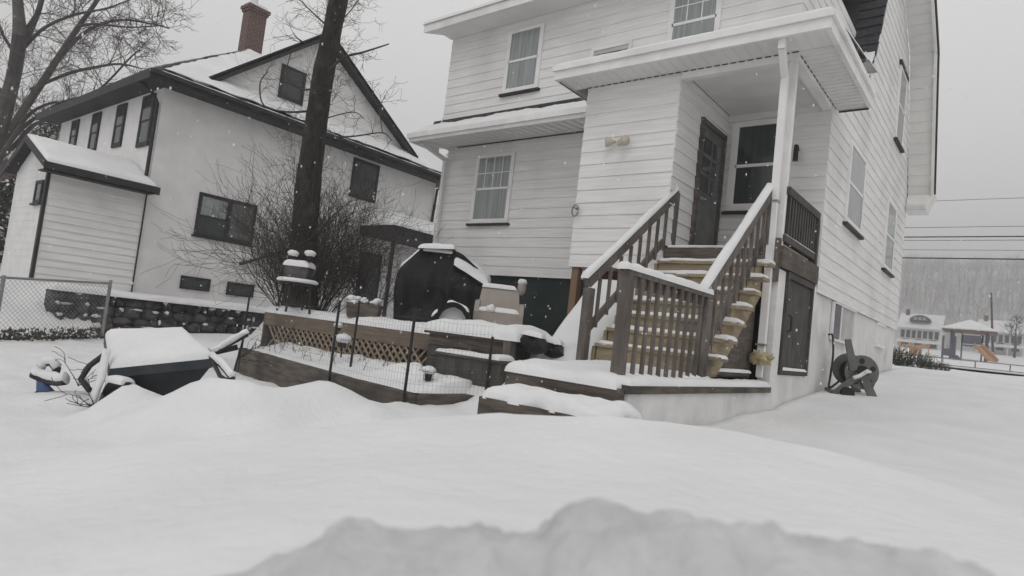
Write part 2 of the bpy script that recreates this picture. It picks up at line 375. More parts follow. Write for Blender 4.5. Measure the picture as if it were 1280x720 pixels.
# under-porch door
D = MB(); Fx = FX(xs)
D.pbox(Fx, 8.68, 9.92, -.06, -.02, -.12, 1.14)
for i in range(8): D.pbox(Fx, 8.74+.145*i, 8.74+.145*i+.137, -.02, -.004, -.06, 1.08)
d_ = D.build('basement_door', 'darkwood', H)
m = MB(); m.pbox(Fx, 8.62, 8.70, -.03, .03, -.16, 1.18); m.pbox(Fx, 9.9, 9.96, -.03, .03, -.16, 1.18); m.pbox(Fx, 8.70, 9.9, -.03, .028, 1.1, 1.18); m.pbox(Fx, 8.70, 9.9, -.03, .02, -.16, -.1); m.build('frame', 'darkwood', d_)
MB().tube([(xs+.03, 8.76, .62), (xs+.07, 8.76, .6), (xs+.07, 8.76, .42), (xs+.03, 8.76, .4)], .014, 8).build('handle', 'metal', d_)
MB().snow((xs-.02, 8.7, -.095), (xs+.03, 8.7, -.095), (xs+.03, 9.9, -.095), (xs-.02, 9.9, -.095), .03).build('snow_cap', 'snow', d_, True)
# porch floor, rim, ceiling
MB().box(-4.0, xs-.005, yb+.02, yr-.02, 1.22, 1.42).build('porch_floor', 'wood', H)
MB().pbox(Fx, yb-.05, 10.02, -.001, .05, 1.19, 1.45).build('porch_rim', 'woodx', H)
MB().box(-4.0, xs-.02, yb-.035, yb+.018, 1.24, 1.415).build('porch_rim', 'woodx', H)
m = MB(); m.snow((-4.0, yb-.03, 1.42), (-2.6, yb-.03, 1.42), (-2.6, yb+.35, 1.42), (-4.0, yb+.35, 1.42), .035, ragged=.12); m.build('snow_cap', 'snow', H, True)
m = MB(); m.box(-4.0, xs-.14, yb+.1, yr-.005, 4.0, 4.06); m.build('porch_ceiling', 'ceil', H)
m = MB(); m.box(-4.0, xs+.01, yb-.02, yb+.1, 3.88, 4.03); m.box(xs-.12, xs+.01, yb+.1, yr-.03, 3.9, 4.03); m.build('porch_beam', 'trim', H)
# porch rail on the driveway side
r0 = MB(); r0.pbox(Fx, yb+.08, 9.95, -.07, .03, 2.14, 2.24); r0.pbox(Fx, yb+.08, 9.95, -.06, .02, 1.53, 1.62); r0.pbox(Fx, 9.86, 9.95, -.07, .035, 1.45, 2.135); r0.pbox(Fx, yb+.08, 9.86, -.065, -.03, 1.96, 2.13)
rr = r0.build('porch_railing', 'darkwood', H)
for i in range(11): MB().pbox(Fx, 8.47+.125*i, 8.47+.125*i+.06, -.05, .01, 1.62, 2.14).build('baluster', 'darkwood', rr)
MB().pbox(Fx, 8.36, 9.86, -.075, -.066, 1.62, 2.13).build('screen', 'darktrim', rr)
MB().snow((xs-.05, 8.4, 1.62), (xs+.02, 8.4, 1.62), (xs+.02, 9.86, 1.62), (xs-.05, 9.86, 1.62), .02).build('snow_cap', 'snow', rr, True)
# column and downspout
MB().box(xs-.105, xs-.01, yb+.03, yb+.12, 1.425, 3.88).build('porch_column', 'trim', H)
MB().box(xs-.16, xs+.0, yb-.04, yb+.025, 1.0, 1.55).build('porch_bracket', 'wood', H)
ds = MB()
ds.bar((-2.5, 7.84, 3.98), (-2.5, 7.84, 3.86), .085, .075); ds.bar((-2.5, 7.84, 3.87), (-2.53, 8.15, 3.62), .085, .075); ds.bar((-2.53, 8.15, 3.64), (-2.53, 8.185, .02), .085, .07); ds.bar((-2.53, 8.185, .02), (-2.53, 8.185, -.22), .07, .06)
dsp = ds.build('downspout', 'trim', H)
for z in (.07, .185, 2.01): MB().box(-2.59, -2.475, 8.12, 8.22, z-.015, z+.012).build('strap', 'galv', dsp)
m = MB(); m.sphere((-2.5, 8.1, .02), .11, (1.1, .8, .7), 16, 10, nz=.9); m.sphere((-2.42, 8.1, .05), .07, (1.2, .8, .5), 12, 8, nz=.9); m.sphere((-2.58, 8.09, .0), .06, (1, .8, 1), 10, 8, nz=.8)
m.build('rag', 'cloth', dsp, True)
# porch roof: gutter, soffit, snow
m = MB()
m.box(-5.92, -1.93, 7.74, 7.80, 3.98, 4.19); m.box(-1.99, -1.93, 7.80, 10.43, 3.96, 4.19); m.box(-5.92, -5.86, 7.80, 9.6, 3.98, 4.19)
m.box(-1.99, xs+.03, 10.39, 10.43, 3.96, 4.19)
m.box(-5.95, -1.90, 7.70, 7.738, 4.11, 4.195); m.box(-1.928, -1.89, 7.74, 10.43, 4.11, 4.195)
m.build('porch_fascia', 'trim', H)
m = MB(); m.box(-5.86, -1.99, 7.80, yb-.005, 3.995, 4.02); m.box(xs+.012, -1.99, yb, 10.39, 3.985, 4.01)
for i in range(26): m.box(-5.84+.15*i, -5.83+.15*i, 7.82, yb-.01, 3.988, 3.994)
for i in range(17): m.box(xs+.03, -2.0, 8.3+.125*i, 8.308+.125*i, 3.976, 3.984)
m.build('soffit', 'soffit', H)
for i in range(28): MB().box(-5.6+.115*i, -5.6+.115*i+.08, yb-.028, yb-.02-.003, 3.977, 3.990).build('vent_slot', 'darktrim', H)
for i in range(13): MB().box(xs+.012, xs+.018, 8.35+.16*i, 8.35+.16*i+.1, 3.967, 3.980).build('vent_slot', 'darktrim', H)
MB().box(-5.87, -5.855, 7.82, 9.4, 3.958, 3.968).build('soffit_edge', 'darktrim', H); MB().box(xs+.05, -1.97, 10.40, 10.435, 3.93, 3.948).build('soffit_edge', 'darktrim', H)
rz = lambda y: interp(y, [7.74, 9.9, 12.3, 12.65, 12.79, 13.03, 13.37, 13.84, 13.98, 15.4], [4.2, 4.46, 4.72, 5.15, 5.38, 5.79, 6.41, 7.45, 7.75, 8.6])
m = MB(); ys = [7.78, 8.5, 9.2, 9.88]
m.add([(x, y, rz(y)) for y in ys for x in (-5.9, -1.95)], [(2*i, 2*i+1, 2*i+3, 2*i+2) for i in range(3)])
m.build('porch_roof', 'shingle', H)
m = MB(); ys = [9.88, 10.5, 11.4, 12.3, 12.65, 12.79, 13.03, 13.37, 13.84, 13.98, 15.4]; x1 = [-1.95 if y < 10.45 else xs-.002 for y in ys]
m.add([p for y, b in zip(ys, x1) for p in ((-10.65, y, rz(y)), (b, y, rz(y)))], [(2*i, 2*i+1, 2*i+3, 2*i+2) for i in range(len(ys)-1)])
m.add([(-10.65, 15.4, 8.6), (xs, 15.4, 8.6), (-10.65, 16.9, 7.6), (xs, 16.9, 7.6), (-10.65, 18.5, 4.3), (xs, 18.5, 4.3)], [(0, 1, 3, 2), (2, 3, 5, 4)])
m.build('main_roof', 'shingle', H)
m = MB(); m.snow((-5.9, 7.72, 4.195), (-1.92, 7.72, 4.195), (-1.92, 9.85, 4.46), (-5.9, 9.85, 4.46), .05); m.snow((-2.9, 9.78, 4.44), (-1.9, 9.78, 4.44), (-1.9, 10.46, 4.52), (-2.9, 10.46, 4.52), .06); m.build('snow_cap', 'snow', H, True)
# snow left on the steep roof by the side wall
m = MB(); m.snow((-2.9, 9.95, 4.47), (xs-.01, 9.95, 4.47), (xs-.01, 12.55, 5.0), (-2.9, 12.55, 5.0), .1, nz=.4); m.build('snow_cap', 'snow', H, True)
m = MB(); nU = 22; nV = 26
for i in range(nU):
    for j in range(nV):
        u, v = i/(nU-1), j/(nV-1); x = lerp(-2.98, xs-.025, u); z = lerp(4.9, 6.18, v); y = interp(z, [p[0] for p in zip(LZ, LY)], LY)
        e = min(u*2.2, (1-u)*2.2+.25, v*4, (1-v)*2.4)+.35*noise.noise(Vector((x*6, z*6, 1)))+.2*noise.noise(Vector((x*15, z*15, 1)))
        o_ = .075*math.sqrt(min(1, max(0, e)*1.6)) if e > .12 else -.04
        m.v.append((x, y-o_, z+o_*.4))
for i in range(nU-1):
    for j in range(nV-1): a = i*nV+j; m.f.append((a, a+nV, a+nV+1, a+1))
m.build('snow_cap', 'snow', H, True)
for i in range(12):
    z = 4.9+.24*i; y = interp(z, LZ, LY); MB().box(-2.92, xs-.01, y-.03, y+.02, z-.008, z+.01).build('shingle_course', 'shingle', H)
# front rake overhang
m = MB(); q = [(18.5, 4.05), (18.25, 4.5), (16.95, 7.6), (15.4, 8.5)]
for i in range(1, 3):
    (y0, z0), (y1, z1) = q[i], q[i+1]
    m.add([(xs+.02, y0-.03, z0), (-1.93, y0-.03, z0), (-1.93, y1-.03, z1), (xs+.02, y1-.03, z1)], [(0, 1, 2, 3)])
    L = math.hypot(y1-y0, z1-z0); n = int(L/.25)
    for k in range(n):
        t = k/n; y, z = lerp(y0, y1, t), lerp(z0, z1, t); m.bar((xs+.03, y-.037, z), (-1.94, y-.037, z), .035, .022)
m.build('rake_soffit', 'soffit', H)
m = MB()
for i in range(1, 3):
    (y0, z0), (y1, z1) = q[i], q[i+1]; m.bar((-1.9, y0, z0), (-1.9, y1, z1), .2, .05, up=(1, 0, 0))
m.build('rake_board', 'trim', H)
m = MB(); m.hexa([(xs+.02, 17.98, 4.08), (-1.98, 17.98, 4.08), (-1.98, 18.6, 4.08), (xs+.02, 18.6, 4.08), (xs+.02, 18.18, 4.5), (-1.83, 18.18, 4.5), (-1.83, 18.6, 4.5), (xs+.02, 18.6, 4.5)])
for i in range(5): m.box(xs+.03, -1.98, 17.965, 17.985, 4.1+.05*i, 4.11+.05*i)
m.build('eave_return', 'trim', H)
m = MB()
for i in range(1, 3):
    (y0, z0), (y1, z1) = q[i], q[i+1]; m.bar((-1.86, y0+.12, z0+.04), (-1.86, y1+.12, z1+.04), .1, .04, up=(1, 0, 0))
m.build('roof_edge', 'darktrim', H)
# rear dormer and the flared eave below it
m = siding(FY(yd), xl, -2.9, 4.56, 6.75); siding(FX(-2.9), yd, lambda z: interp(z, LZ, LY), 4.55, 6.75, mb=m); m.build('dormer_wall', 'siding', H)
m = MB(); ye = 9.25
m.add([(x, y, z) for y, z in ((ye, 4.1), (9.45, 4.2), (9.68, 4.36), (9.82, 4.5), (9.87, 4.62)) for x in (xl-.25, -5.62)], [(2*i, 2*i+1, 2*i+3, 2*i+2) for i in range(4)])
m.build('flared_eave', 'shingle', H)
m = MB(); m.snow((xl-.27, ye-.02, 4.09), (-5.6, ye-.02, 4.09), (-5.6, 9.82, 4.475), (xl-.2, 9.82, 4.475), .075, ragged=.05, nz=.6); m.build('snow_cap', 'snow', H, True)
m = MB()
for i in range(64):
    x = xl+.05+.06*i; h = .03+.03*random.random()
    if random.random() < .9 and x < -6.9: MB().box(x, x+random.uniform(.05, .059), 9.80, 9.86-.012*random.random(), 4.515-h*.2, 4.525+h*random.uniform(.1, .75)).build('shingle', 'shingle', H)
m = MB(); m.box(xl-.27, -5.62, ye-.05, ye, 3.93, 4.1); m.box(xl-.3, -5.62, ye-.1, ye-.052, 4.0, 4.105); m.box(xl-.28, xl-.22, ye, 10.1, 3.93, 4.07); m.build('eave_gutter', 'trim', H)
m = MB(); m.add([(xl-.22, ye, 3.96), (-5.62, ye, 3.96), (-5.62, yr-.01, 4.06), (xl-.22, yr-.01, 4.06)], [(0, 1, 2, 3)])
for i in range(24): m.bar((xl+.2*i, ye+.03, 3.955), (xl+.2*i, yr-.04, 4.05), .012, .01)
m.build('soffit', 'soffit', H)
m = MB(); m.box(xl+.3, -5.65, yr-.035, yr-.022, 4.03, 4.048); m.build('soffit_vent', 'darktrim', H)
# flare of the end wall seen in profile
m = MB(); m.prism([(xl-.001, yr, 4.0), (xl-.001, ye+.05, 4.0), (xl-.001, 9.45, 4.17), (xl-.001, 9.68, 4.34), (xl-.001, 9.82, 4.5), (xl-.001, 9.88, 4.7), (xl-.001, yr, 4.7)], (.03, 0, 0)); m.build('end_wall', 'siding', H)
m = MB(); m.prism([(xl-.35, 9.28, 6.52), (xl-.35, 9.28, 6.72), (xl-.35, 9.9, 6.95), (xl-.35, 13.6, 8.0), (xl-.35, 15.4, 8.8), (xl-.35, 15.4, 8.62), (xl-.35, 13.6, 7.8), (xl-.35, 9.9, 6.74)], (8.2, 0, 0)); m.build('dormer_roof', 'trim', H)
m = MB(); m.snow((xl-.38, 9.25, 6.71), (-2.5, 9.25, 6.71), (-2.5, 12, 7.6), (xl-.38, 12, 7.6), .09); m.build('snow_cap', 'snow', H, True)
m = MB(); m.box(xl-.05, -2.6, 9.32, yd-.01, 6.56, 6.58); m.build('soffit', 'soffit', H)
# windows
window(H, FY(yr), -9.68, -8.58, 2.24, 3.78, grid=(4, 2), sill='darktrim')
window(H, FY(yd), -8.9, -7.95, 4.97, 6.36, sill='darktrim')
window(H, FY(yd), -5.15, -4.2, 4.97, 6.36, grid=(3, 2), sill='trim')
window(H, FY(yr), -3.92, -2.95, 2.36, 3.86, pane='dpane', sill='darktrim', fw=.09)
window(H, FX(xs), 11.5, 12.85, 2.44, 3.86, pane='pane', sill='darktrim', fw=.08)
window(H, FX(xs), 15.4, 16.6, 2.25, 3.8, pane='pane', sill='darktrim', fw=.08)
window(H, FX(xs), 15.68, 16.66, 5.2, 6.86, pane='pane', frame='trim', sill='darktrim')
m = MB(); m.pbox(FX(xs), 15.6, 16.7, .003, .07, 6.865, 6.95); m.build('window_head', 'darktrim', H)
m = MB(); Fb = FX(xs-.03)
m.pbox(Fb, 11.36, 13.1, .0, .012, .46, 1.09); bw = m.build('basement_window', 'concrete', H)
m = MB(); m.pbox(Fb, 11.4, 11.9, .012, .04, .5, 1.06); m.build('pane', 'purple', bw)
m = MB(); m.pbox(Fb, 11.9, 11.97, .012, .05, .48, 1.07); m.pbox(Fb, 11.34, 11.4, .012, .05, .46, 1.08); m.pbox(Fb, 11.4, 13.1, .0125, .06, 1.06, 1.085); m.pbox(Fb, 11.4, 13.1, .0125, .07, .44, .48); m.build('frame', 'trim', bw)
m = MB(); m.pbox(Fb, 11.97, 13.1, .012, .02, .5, 1.055); m.build('board', 'greyboard', bw)  # darker grey stands in for the shade of a recess
m = MB(); m.pbox(Fb, 15.5, 16.45, .0, .016, .63, 1.08); bw2 = m.build('basement_window', 'stucco', H)
m = MB(); m.pbox(Fb, 15.45, 16.5, .0, .06, .56, .62); m.pbox(Fb, 15.45, 15.5, .0, .05, .63, 1.08); m.pbox(Fb, 15.5, 16.5, .017, .05, 1.04, 1.09); m.build('frame', 'trim', bw2)
# back door
Fd = FX(-4.02); m = MB(); m.pbox(Fd, 9.14, 9.98, .0, .03, 1.46, 3.52); dr = m.build('back_door', 'greydoor', H)
m = MB(); m.pbox(Fd, 9.06, 9.14, .0, .06, 1.45, 3.6); m.pbox(Fd, 9.98, 10.05, .0, .06, 1.45, 3.6); m.pbox(Fd, 9.14, 9.98, .0, .055, 3.52, 3.6); m.build('frame', 'woodx', dr)
for j in range(3): MB().pbox(Fd, 9.22, 9.52, .03, .037, 2.5+.3*j, 2.74+.3*j).build('pane', 'doorglass', dr)
for j in range(3): MB().pbox(Fd, 9.6, 9.9, .03, .037, 2.5+.3*j, 2.74+.3*j).build('pane', 'doorglass', dr)
m = MB(); m.sphere((-3.95, 9.22, 2.35), .035); m.bar((-4.0, 9.22, 2.35), (-3.95, 9.22, 2.35), .02); m.build('handle', 'galv', dr)
# vent, flood light, wall lamp, tap
m = MB(); m.pbox(FY(yd), -6.72, -5.85, .0, .05, 5.5, 5.56); m.pbox(FY(yd), -6.72, -6.66, .0, .05, 5.38, 5.5); m.pbox(FY(yd), -5.91, -5.85, .0, .05, 5.38, 5.5); vn = m.build('wall_vent', 'trim', H)
MB().pbox(FY(yd), -6.66, -5.91, .022, .03, 5.42, 5.5).build('louvre', 'greyboard', vn); MB().pbox(FY(yd), -6.6, -5.95, .022, .034, 5.385, 5.418).build('louvre', 'darktrim', vn)
fl = MB().sphere((-4.9, yb-.04, 3.03), .055, (1, .6, 1)).build('flood_light', 'lamp', H, True)
for a, b in (((-4.96, yb-.06, 3.03), (-5.07, yb-.16, 3.01)), ((-4.86, yb-.06, 3.02), (-4.74, yb-.17, 3.0))):
    a, b = Vector(a), Vector(b); m = MB(); m.tube([a, lerp(a, b, .35), lerp(a, b, .6), b], [.02, .035, .065, .08], 14); m.build('lamp_head', 'lamp', fl, True)
m = MB(); m.tube([(-2.86, yr-.03, 3.3), (-2.86, yr-.14, 3.34), (-2.86, yr-.14, 3.1)], [.02, .035, .04], 8); m.build('wall_lamp', 'metal', H)
m = MB(); m.tube([(-5.55, yb-.03, 2.02), (-5.55, yb-.1, 2.02)], .02, 8); m.tube([(-5.55+.06*math.cos(t*.5), yb-.08, 1.98+.09*math.sin(t*.5)) for t in range(13)], .014, 6); m.build('tap', 'galv', H)
# left corner downspout
m = MB(); m.bar((xl-.05, ye+.1, 3.95), (xl+.02, yr-.09, 3.75), .08); m.bar((xl+.02, yr-.09, 3.77), (xl+.02, yr-.09, .3), .085, .07); m.build('downspout', 'trim', H)

# ------------------------------------------------------------------ stair, landing, steps, low wall
T = thing('porch_staircase', (-3.3, 6.6, -.3), 'snow-covered wooden staircase with weathered railings climbing to the back porch', 'staircase')
tz = lambda i: -.03+.205*i
ty = lambda i: 6.62+.235*i
for i in range(7):
    t = MB().box(-3.98, -2.46, ty(i)-.03, ty(i)+.25, tz(i)-.04, tz(i)).build('tread', 'tread', T)
    MB().snow((-3.95, ty(i)-.035, tz(i)), (-2.45, ty(i)-.035, tz(i)), (-2.45, ty(i)+.22, tz(i)), (-3.95, ty(i)+.22, tz(i)), 0.032+.015*random.random(), step=.06, ragged=.05, nz=.5, seed=i).build('snow_cap', 'snow', t, True)
    MB().box(-3.96, -2.66, ty(i), ty(i)+.03, tz(i)-.205 if i else -.25, tz(i)-.042).build('riser', 'tread', T)
MB().box(-3.96, -2.66, ty(7)-.03, ty(7), tz(6)+.02, 1.235).build('riser', 'tread', T)
for x in (-4.03, -2.65):
    pts = []
    for i in range(7): pts += [(x, ty(i), tz(i)-.205 if i else -.25), (x, ty(i), tz(i)-.043)]
    pts += [(x, ty(7)-.02, tz(6)-.043), (x, ty(7)-.02, tz(6)-.36), (x, ty(0)+.3, -.25)]
    MB().prism(pts, (.05, 0, 0)).build('stringer', 'tread', T)
m = MB()
for i in range(11):
    y0 = 6.72+.135*i; y1 = y0+.13; zt = lambda y: tz(0)-.24+.205/.235*(y-ty(0))
    m.hexa([(-2.67, y0, -.25), (-2.655, y0, -.25), (-2.655, y1, -.25), (-2.67, y1, -.25), (-2.67, y0, max(-.24, zt(y0))), (-2.655, y0, max(-.24, zt(y0))), (-2.655, y1, zt(y1)), (-2.67, y1, zt(y1))])
m.build('side_panel', 'woodx', T)
m = MB(); m.bar((-2.63, 7.0, -.2), (-2.63, 8.1, -.2), .03, .05); k_ = m.build('side_ledge', 'woodx', T)
MB().snow((-2.655, 7.0, -.175), (-2.6, 7.0, -.175), (-2.6, 8.1, -.175), (-2.655, 8.1, -.175), .03).build('snow_cap', 'snow', k_, True)
def railing(x, a, b, top_post, foot_z):
    (y0, z0), (y1, z1) = a, b; n = 9
    h = MB().bar((x, y0-.08, z0-.06), (x, y1+.03, z1-.02), .09, .13).build('handrail', 'wood', T)
    d = Vector((0, y1-y0, z1-z0)).normalized(); u = Vector((0, -d.z, d.y))
    P = lambda s, e: Vector((x+s, 0, 0))+(Vector((0, y0-.1, z0-.06)) if e == 0 else Vector((0, y1+.03, z1-.02)))+u*.065
    MB().snow(P(-.055, 0), P(.055, 0), P(.055, 1), P(-.055, 1), .05, r=.045, step=.05, nz=.75, ragged=.012).build('snow_cap', 'snow', h, True)
    MB().bar((x, y0+.03, z0-.62), (x, y1, z1-.60), .04, .09).build('bottom_rail', 'wood', T)
    for i in range(n):
        t = (i+.7)/n; y = lerp(y0, y1, t); z = lerp(z0, z1, t)
        MB().bar((x+.035, y, z-.1), (x+.035, y, z-.7), .035).build('baluster', 'wood', T)
    MB().box(x-.05, x+.05, y0-.06, y0+.05, foot_z, z0-.12).build('post', 'wood', T)
    if top_post: MB().box(x-.05, x+.05, y1-.06, y1+.05, 1.2, z1-.02).build('post', 'wood', T)
railing(-4.05, (6.46, .73), (8.52, 2.3), True, -.4)
railing(-2.6, (6.47, .67), (8.2, 2.2), True, -.3)
h = MB().bar((-2.6, 4.66, .60), (-2.6, 6.52, .60), .1, .05).build('handrail', 'wood', T)
MB().bar((-2.6, 4.72, .53), (-2.6, 6.45, .53), .035, .09).build('top_rail', 'wood', T)
MB().snow((-2.66, 4.62, .625), (-2.54, 4.62, .625), (-2.54, 6.5, .625), (-2.66, 6.5, .625), .055, r=.05, step=.05, nz=.75, ragged=.012).build('snow_cap', 'snow', h, True)
for i in range(10): MB().bar((-2.56, 4.9+.165*i, .575), (-2.56, 4.9+.165*i, -.27), .032).build('baluster', 'wood', T)
MB().box(-2.645, -2.55, 4.67, 4.765, -.62, .575).build('newel_post', 'wood', T)
m = MB(); m.box(-3.62, -2.46, 4.52, 6.62, -1.3, -.36); ld = m.build('landing', 'timber', T)
MB().snow((-3.63, 4.50, -.36), (-2.48, 4.50, -.36), (-2.48, 6.66, -.33), (-4.0, 6.66, -.33), .10, step=.06, nz=.35).build('snow_cap', 'snow', ld, True)
def tstep(label, x0, x1, y0, y1, z0, z1, h, seed, skew=0):
    o = MB().hexa([(x0, y0+skew, z0), (x1, y0, z0), (x1, y1, z0), (x0, y1+skew, z0), (x0, y0+skew, z1), (x1, y0, z1), (x1, y1, z1), (x0, y1+skew, z1)]).build('timber_step', 'timber')
    tag(o, label, 'step')
    MB().snow((x0+.01, y0+skew-.01, z1), (x1-.02, y0-.01, z1), (x1-.02, y1, z1), (x0+.01, y1+skew, z1), h, step=.05, nz=.5, ragged=.05, seed=seed).build('snow_cap', 'snow', o, True)
tstep('long timber step with lumpy snow in front of the stair landing', -3.44, -2.2, 3.98, 4.5, -1.4, -.565, .105, 9)
RW = thing('retaining_wall', (xs, 6.4, -.8), 'low white painted concrete wall carrying the landing and balustrade beside the driveway', 'wall')
MB().box(xs-.2, xs, 4.62, 8.295, -1.3, -.40).build('wall', 'concrete', RW)
cp = MB().box(xs-.22, xs+.03, 4.6, 8.28, -.397, -.33).build('coping', 'timber', RW)
MB().snow((xs-.2, 4.6, -.33), (xs+.025, 4.6, -.33), (xs+.025, 8.26, -.33), (xs-.2, 8.26, -.33), .07, r=.07).build('snow_cap', 'snow', cp, True)
HT = thing('cellar_hatch', (-4.55, 7.4, -.3), 'sloping board left of the stair buried under smooth white snow', 'hatch')
MB().hexa([(-4.68, 6.65, -.45), (-4.12, 6.65, -.45), (-4.12, 8.15, -.45), (-5.05, 8.15, -.45), (-4.68, 6.65, -.3), (-4.12, 6.65, -.3), (-4.12, 8.15, .85), (-5.05, 8.15, .85)]).build('board', 'redpaint', HT)
MB().snow((-4.78, 6.55, -.33), (-4.1, 6.55, -.33), (-4.1, 8.2, .86), (-5.1, 8.2, .86), .1, step=.07).build('snow_cap', 'snow', HT, True)

# ------------------------------------------------------------------ the neighbour's house
N_ = thing('neighbor_house', (-20.8, 11, -.2), 'white stucco house with a brick chimney, dark eaves and a steep snow-dusted cross gable', 'house')
nx, ny0, ny1 = -17.0, 6.3, 15.85
MB().box(-24.8, nx, ny0, ny1, -.6, 5.12).build('wall', 'stucco', N_)
E0 = (-25.3, -16.45, 5.75, 16.4); ez = 5.2; kz = .72; rx = (E0[0]+E0[1])/2; rzt = ez+kz*(E0[1]-rx); ry0, ry1 = E0[2]+(E0[1]-rx), E0[3]-(E0[1]-rx)
m = MB(); c = [(E0[0], E0[2], ez), (E0[1], E0[2], ez), (E0[1], E0[3], ez), (E0[0], E0[3], ez), (rx, ry0, rzt), (rx, ry1, rzt)]
m.add(c, [(0, 1, 4), (1, 2, 5, 4), (2, 3, 5), (3, 0, 4, 5)]); rf = m.build('roof', 'shingle', N_)
off = Vector((0, 0, .015)); cs = [Vector(q)+off for q in c]
m = MB(); mid = lambda a, b, t: a+(b-a)*t
m.snow(mid(cs[1], cs[4], .02)+Vector((0, .1, 0)), mid(cs[2], cs[5], .02), cs[5], cs[4], .06, step=.14, ragged=.6, nz=.8, seed=2)
m.snow(mid(cs[0], cs[4], .03), mid(cs[1], cs[4], .03), cs[4]+Vector((.05, 0, 0)), cs[4]-Vector((.05, 0, 0)), .05, step=.2, ragged=.4, nz=.5, seed=5)
m.build('snow_cap', 'snow', rf, True)
m = MB(); m.box(E0[0], E0[1], E0[2], E0[3], 5.02, 5.06); m.build('soffit', 'darktrim', N_)
m = MB(); m.box(E0[1], E0[1]+.03, E0[2]-.03, E0[3], 4.98, 5.21); m.box(E0[0], E0[1], E0[2]-.03, E0[2], 4.98, 5.21); m.box(E0[1]+.031, E0[1]+.12, E0[2], E0[3], 5.1, 5.2); m.build('fascia', 'darktrim', N_)
m = MB(); m.snow((E0[1]+.02, E0[2]+.2, 5.2), (E0[1]+.11, E0[2]+.2, 5.2), (E0[1]+.11, E0[3], 5.2), (E0[1]+.02, E0[3], 5.2), .025, step=.12, ragged=.05, nz=.8); m.build('snow_cap', 'snow', N_, True)
# cross gable
gx_ = -17.4; ga = (10.75, 8.3); gl, gr = 7.75, 14.5
m = siding(FX(gx_), lambda z: lerp(gl, ga[0], (z-5.88)/(ga[1]-5.88)), lambda z: lerp(gr, ga[0], (z-5.88)/(ga[1]-5.88)), 5.85, 8.28, ex=.2); m.build('gable_wall', 'siding', N_)
m = MB()
for (y0, z0) in ((7.42, 5.66), (14.85, 5.66)):
    m.bar((-17.08, y0, z0), (-17.08, ga[0], ga[1]+.12), .2, .06, up=(1, 0, 0))
m.build('rake_board', 'darktrim', N_)
m = MB()
for (y0, z0) in ((7.42, 5.72), (14.85, 5.72)):
    m.add([(-17.05, y0, z0), (-17.05, ga[0], ga[1]+.2), (-20.8, ga[0], ga[1]+.2), (-17.3, y0, z0), (-17.05, y0, z0-.05), (-17.05, ga[0], ga[1]+.12), (-20.8, ga[0], ga[1]+.12), (-17.3, y0, z0-.05)], [(0, 1, 2, 3), (4, 5, 6, 7), (0, 1, 5, 4)])
g_ = m.build('gable_roof', 'shingle', N_)
m = MB()
for (y0, z0) in ((7.42, 5.74), (14.85, 5.74)): m.snow((-17.12, y0, z0), (-17.12, ga[0], ga[1]+.21), (-20.7, ga[0], ga[1]+.21), (-17.4, y0, z0), .05, step=.2, ragged=.1)
m.build('snow_cap', 'snow', g_, True)
ch = MB(); ch.box(-21.3, -20.85, 9.98, 10.6, 7.6, 9.75); ch.box(-21.34, -20.81, 9.94, 10.64, 9.75, 9.84); ch.box(-21.38, -20.77, 9.90, 10.68, 9.84, 9.95); chm = ch.build('chimney', 'brick', rf)
m = MB(); m.box(-21.3, -20.85, 9.98, 10.6, 9.95, 10.06); m.tube([(-21.08, 10.2, 10.06), (-21.08, 10.2, 10.28)], .12, 12); m.build('chimney_cap', 'stucco', N_)
m = MB(); m.snow((-21.37, 9.91, 9.952), (-20.78, 9.91, 9.952), (-20.78, 10.67, 9.952), (-21.37, 10.67, 9.952), .04); m.build('snow_cap', 'snow', N_, True)
Fn, Fr = FX(nx), FY(ny0)
window(N_, Fn, 7.53, 9.15, 1.52, 2.66, pane='dpane', frame='darktrim', mid=False, sill='darktrim'); MB().pbox(Fn, 7.62, 8.3, .036, .042, 2.08, 2.56).build('blind', 'pane', N_); MB().pbox(Fn, 8.44, 9.06, .036, .042, 1.62, 2.56).build('blind', 'midglass', N_); MB().pbox(Fn, 7.6, 8.32, .042, .05, 2.04, 2.08).build('mullion', 'darktrim', N_)
m = MB(); m.pbox(Fn, 8.32, 8.42, .042, .055, 1.6, 2.58); m.build('mullion', 'darktrim', N_)
window(N_, Fn, 12.15, 13.2, 3.66, 4.93, pane='dpane', frame='darktrim')
window(N_, Fn, 7.38, 8.15, .08, .42, pane='dpane', frame='darktrim', mid=False, fw=.05)
window(N_, Fn, 8.62, 9.4, .06, .42, pane='dpane', frame='darktrim', mid=False, fw=.05)
window(N_, FX(gx_), 9.5, 10.32, 6.03, 7.03, pane='dpane', frame='darktrim')
window(N_, Fn, 12.9, 13.8, -.1, 2.0, pane='dpane', frame='darktrim', mid=False)
for a, b, z0, z1 in ((-18.15, -17.4, 3.57, 4.93), (-19.9, -19.25, 3.72, 4.93), (-21.8, -21.15, 3.72, 4.93), (-23.6, -23.0, 3.9, 4.93)):
    window(N_, Fr, a, b, z0, z1, pane='dpane', frame='darktrim', fw=.09)
m = MB(); m.tube([(-17.25, 5.8, 5.05), (-17.05, 6.1, 4.78), (-17.05, 6.22, 4.6), (-17.05, 6.22, 2.75)], .045, 8); m.build('downspout', 'darktrim', N_)
m = MB(); m.tube([(-16.5, 16.2, 5.05), (-16.95, 15.9, 4.8), (-16.93, 15.8, 3.1)], .05, 8); m.build('downspout', 'darktrim', N_)
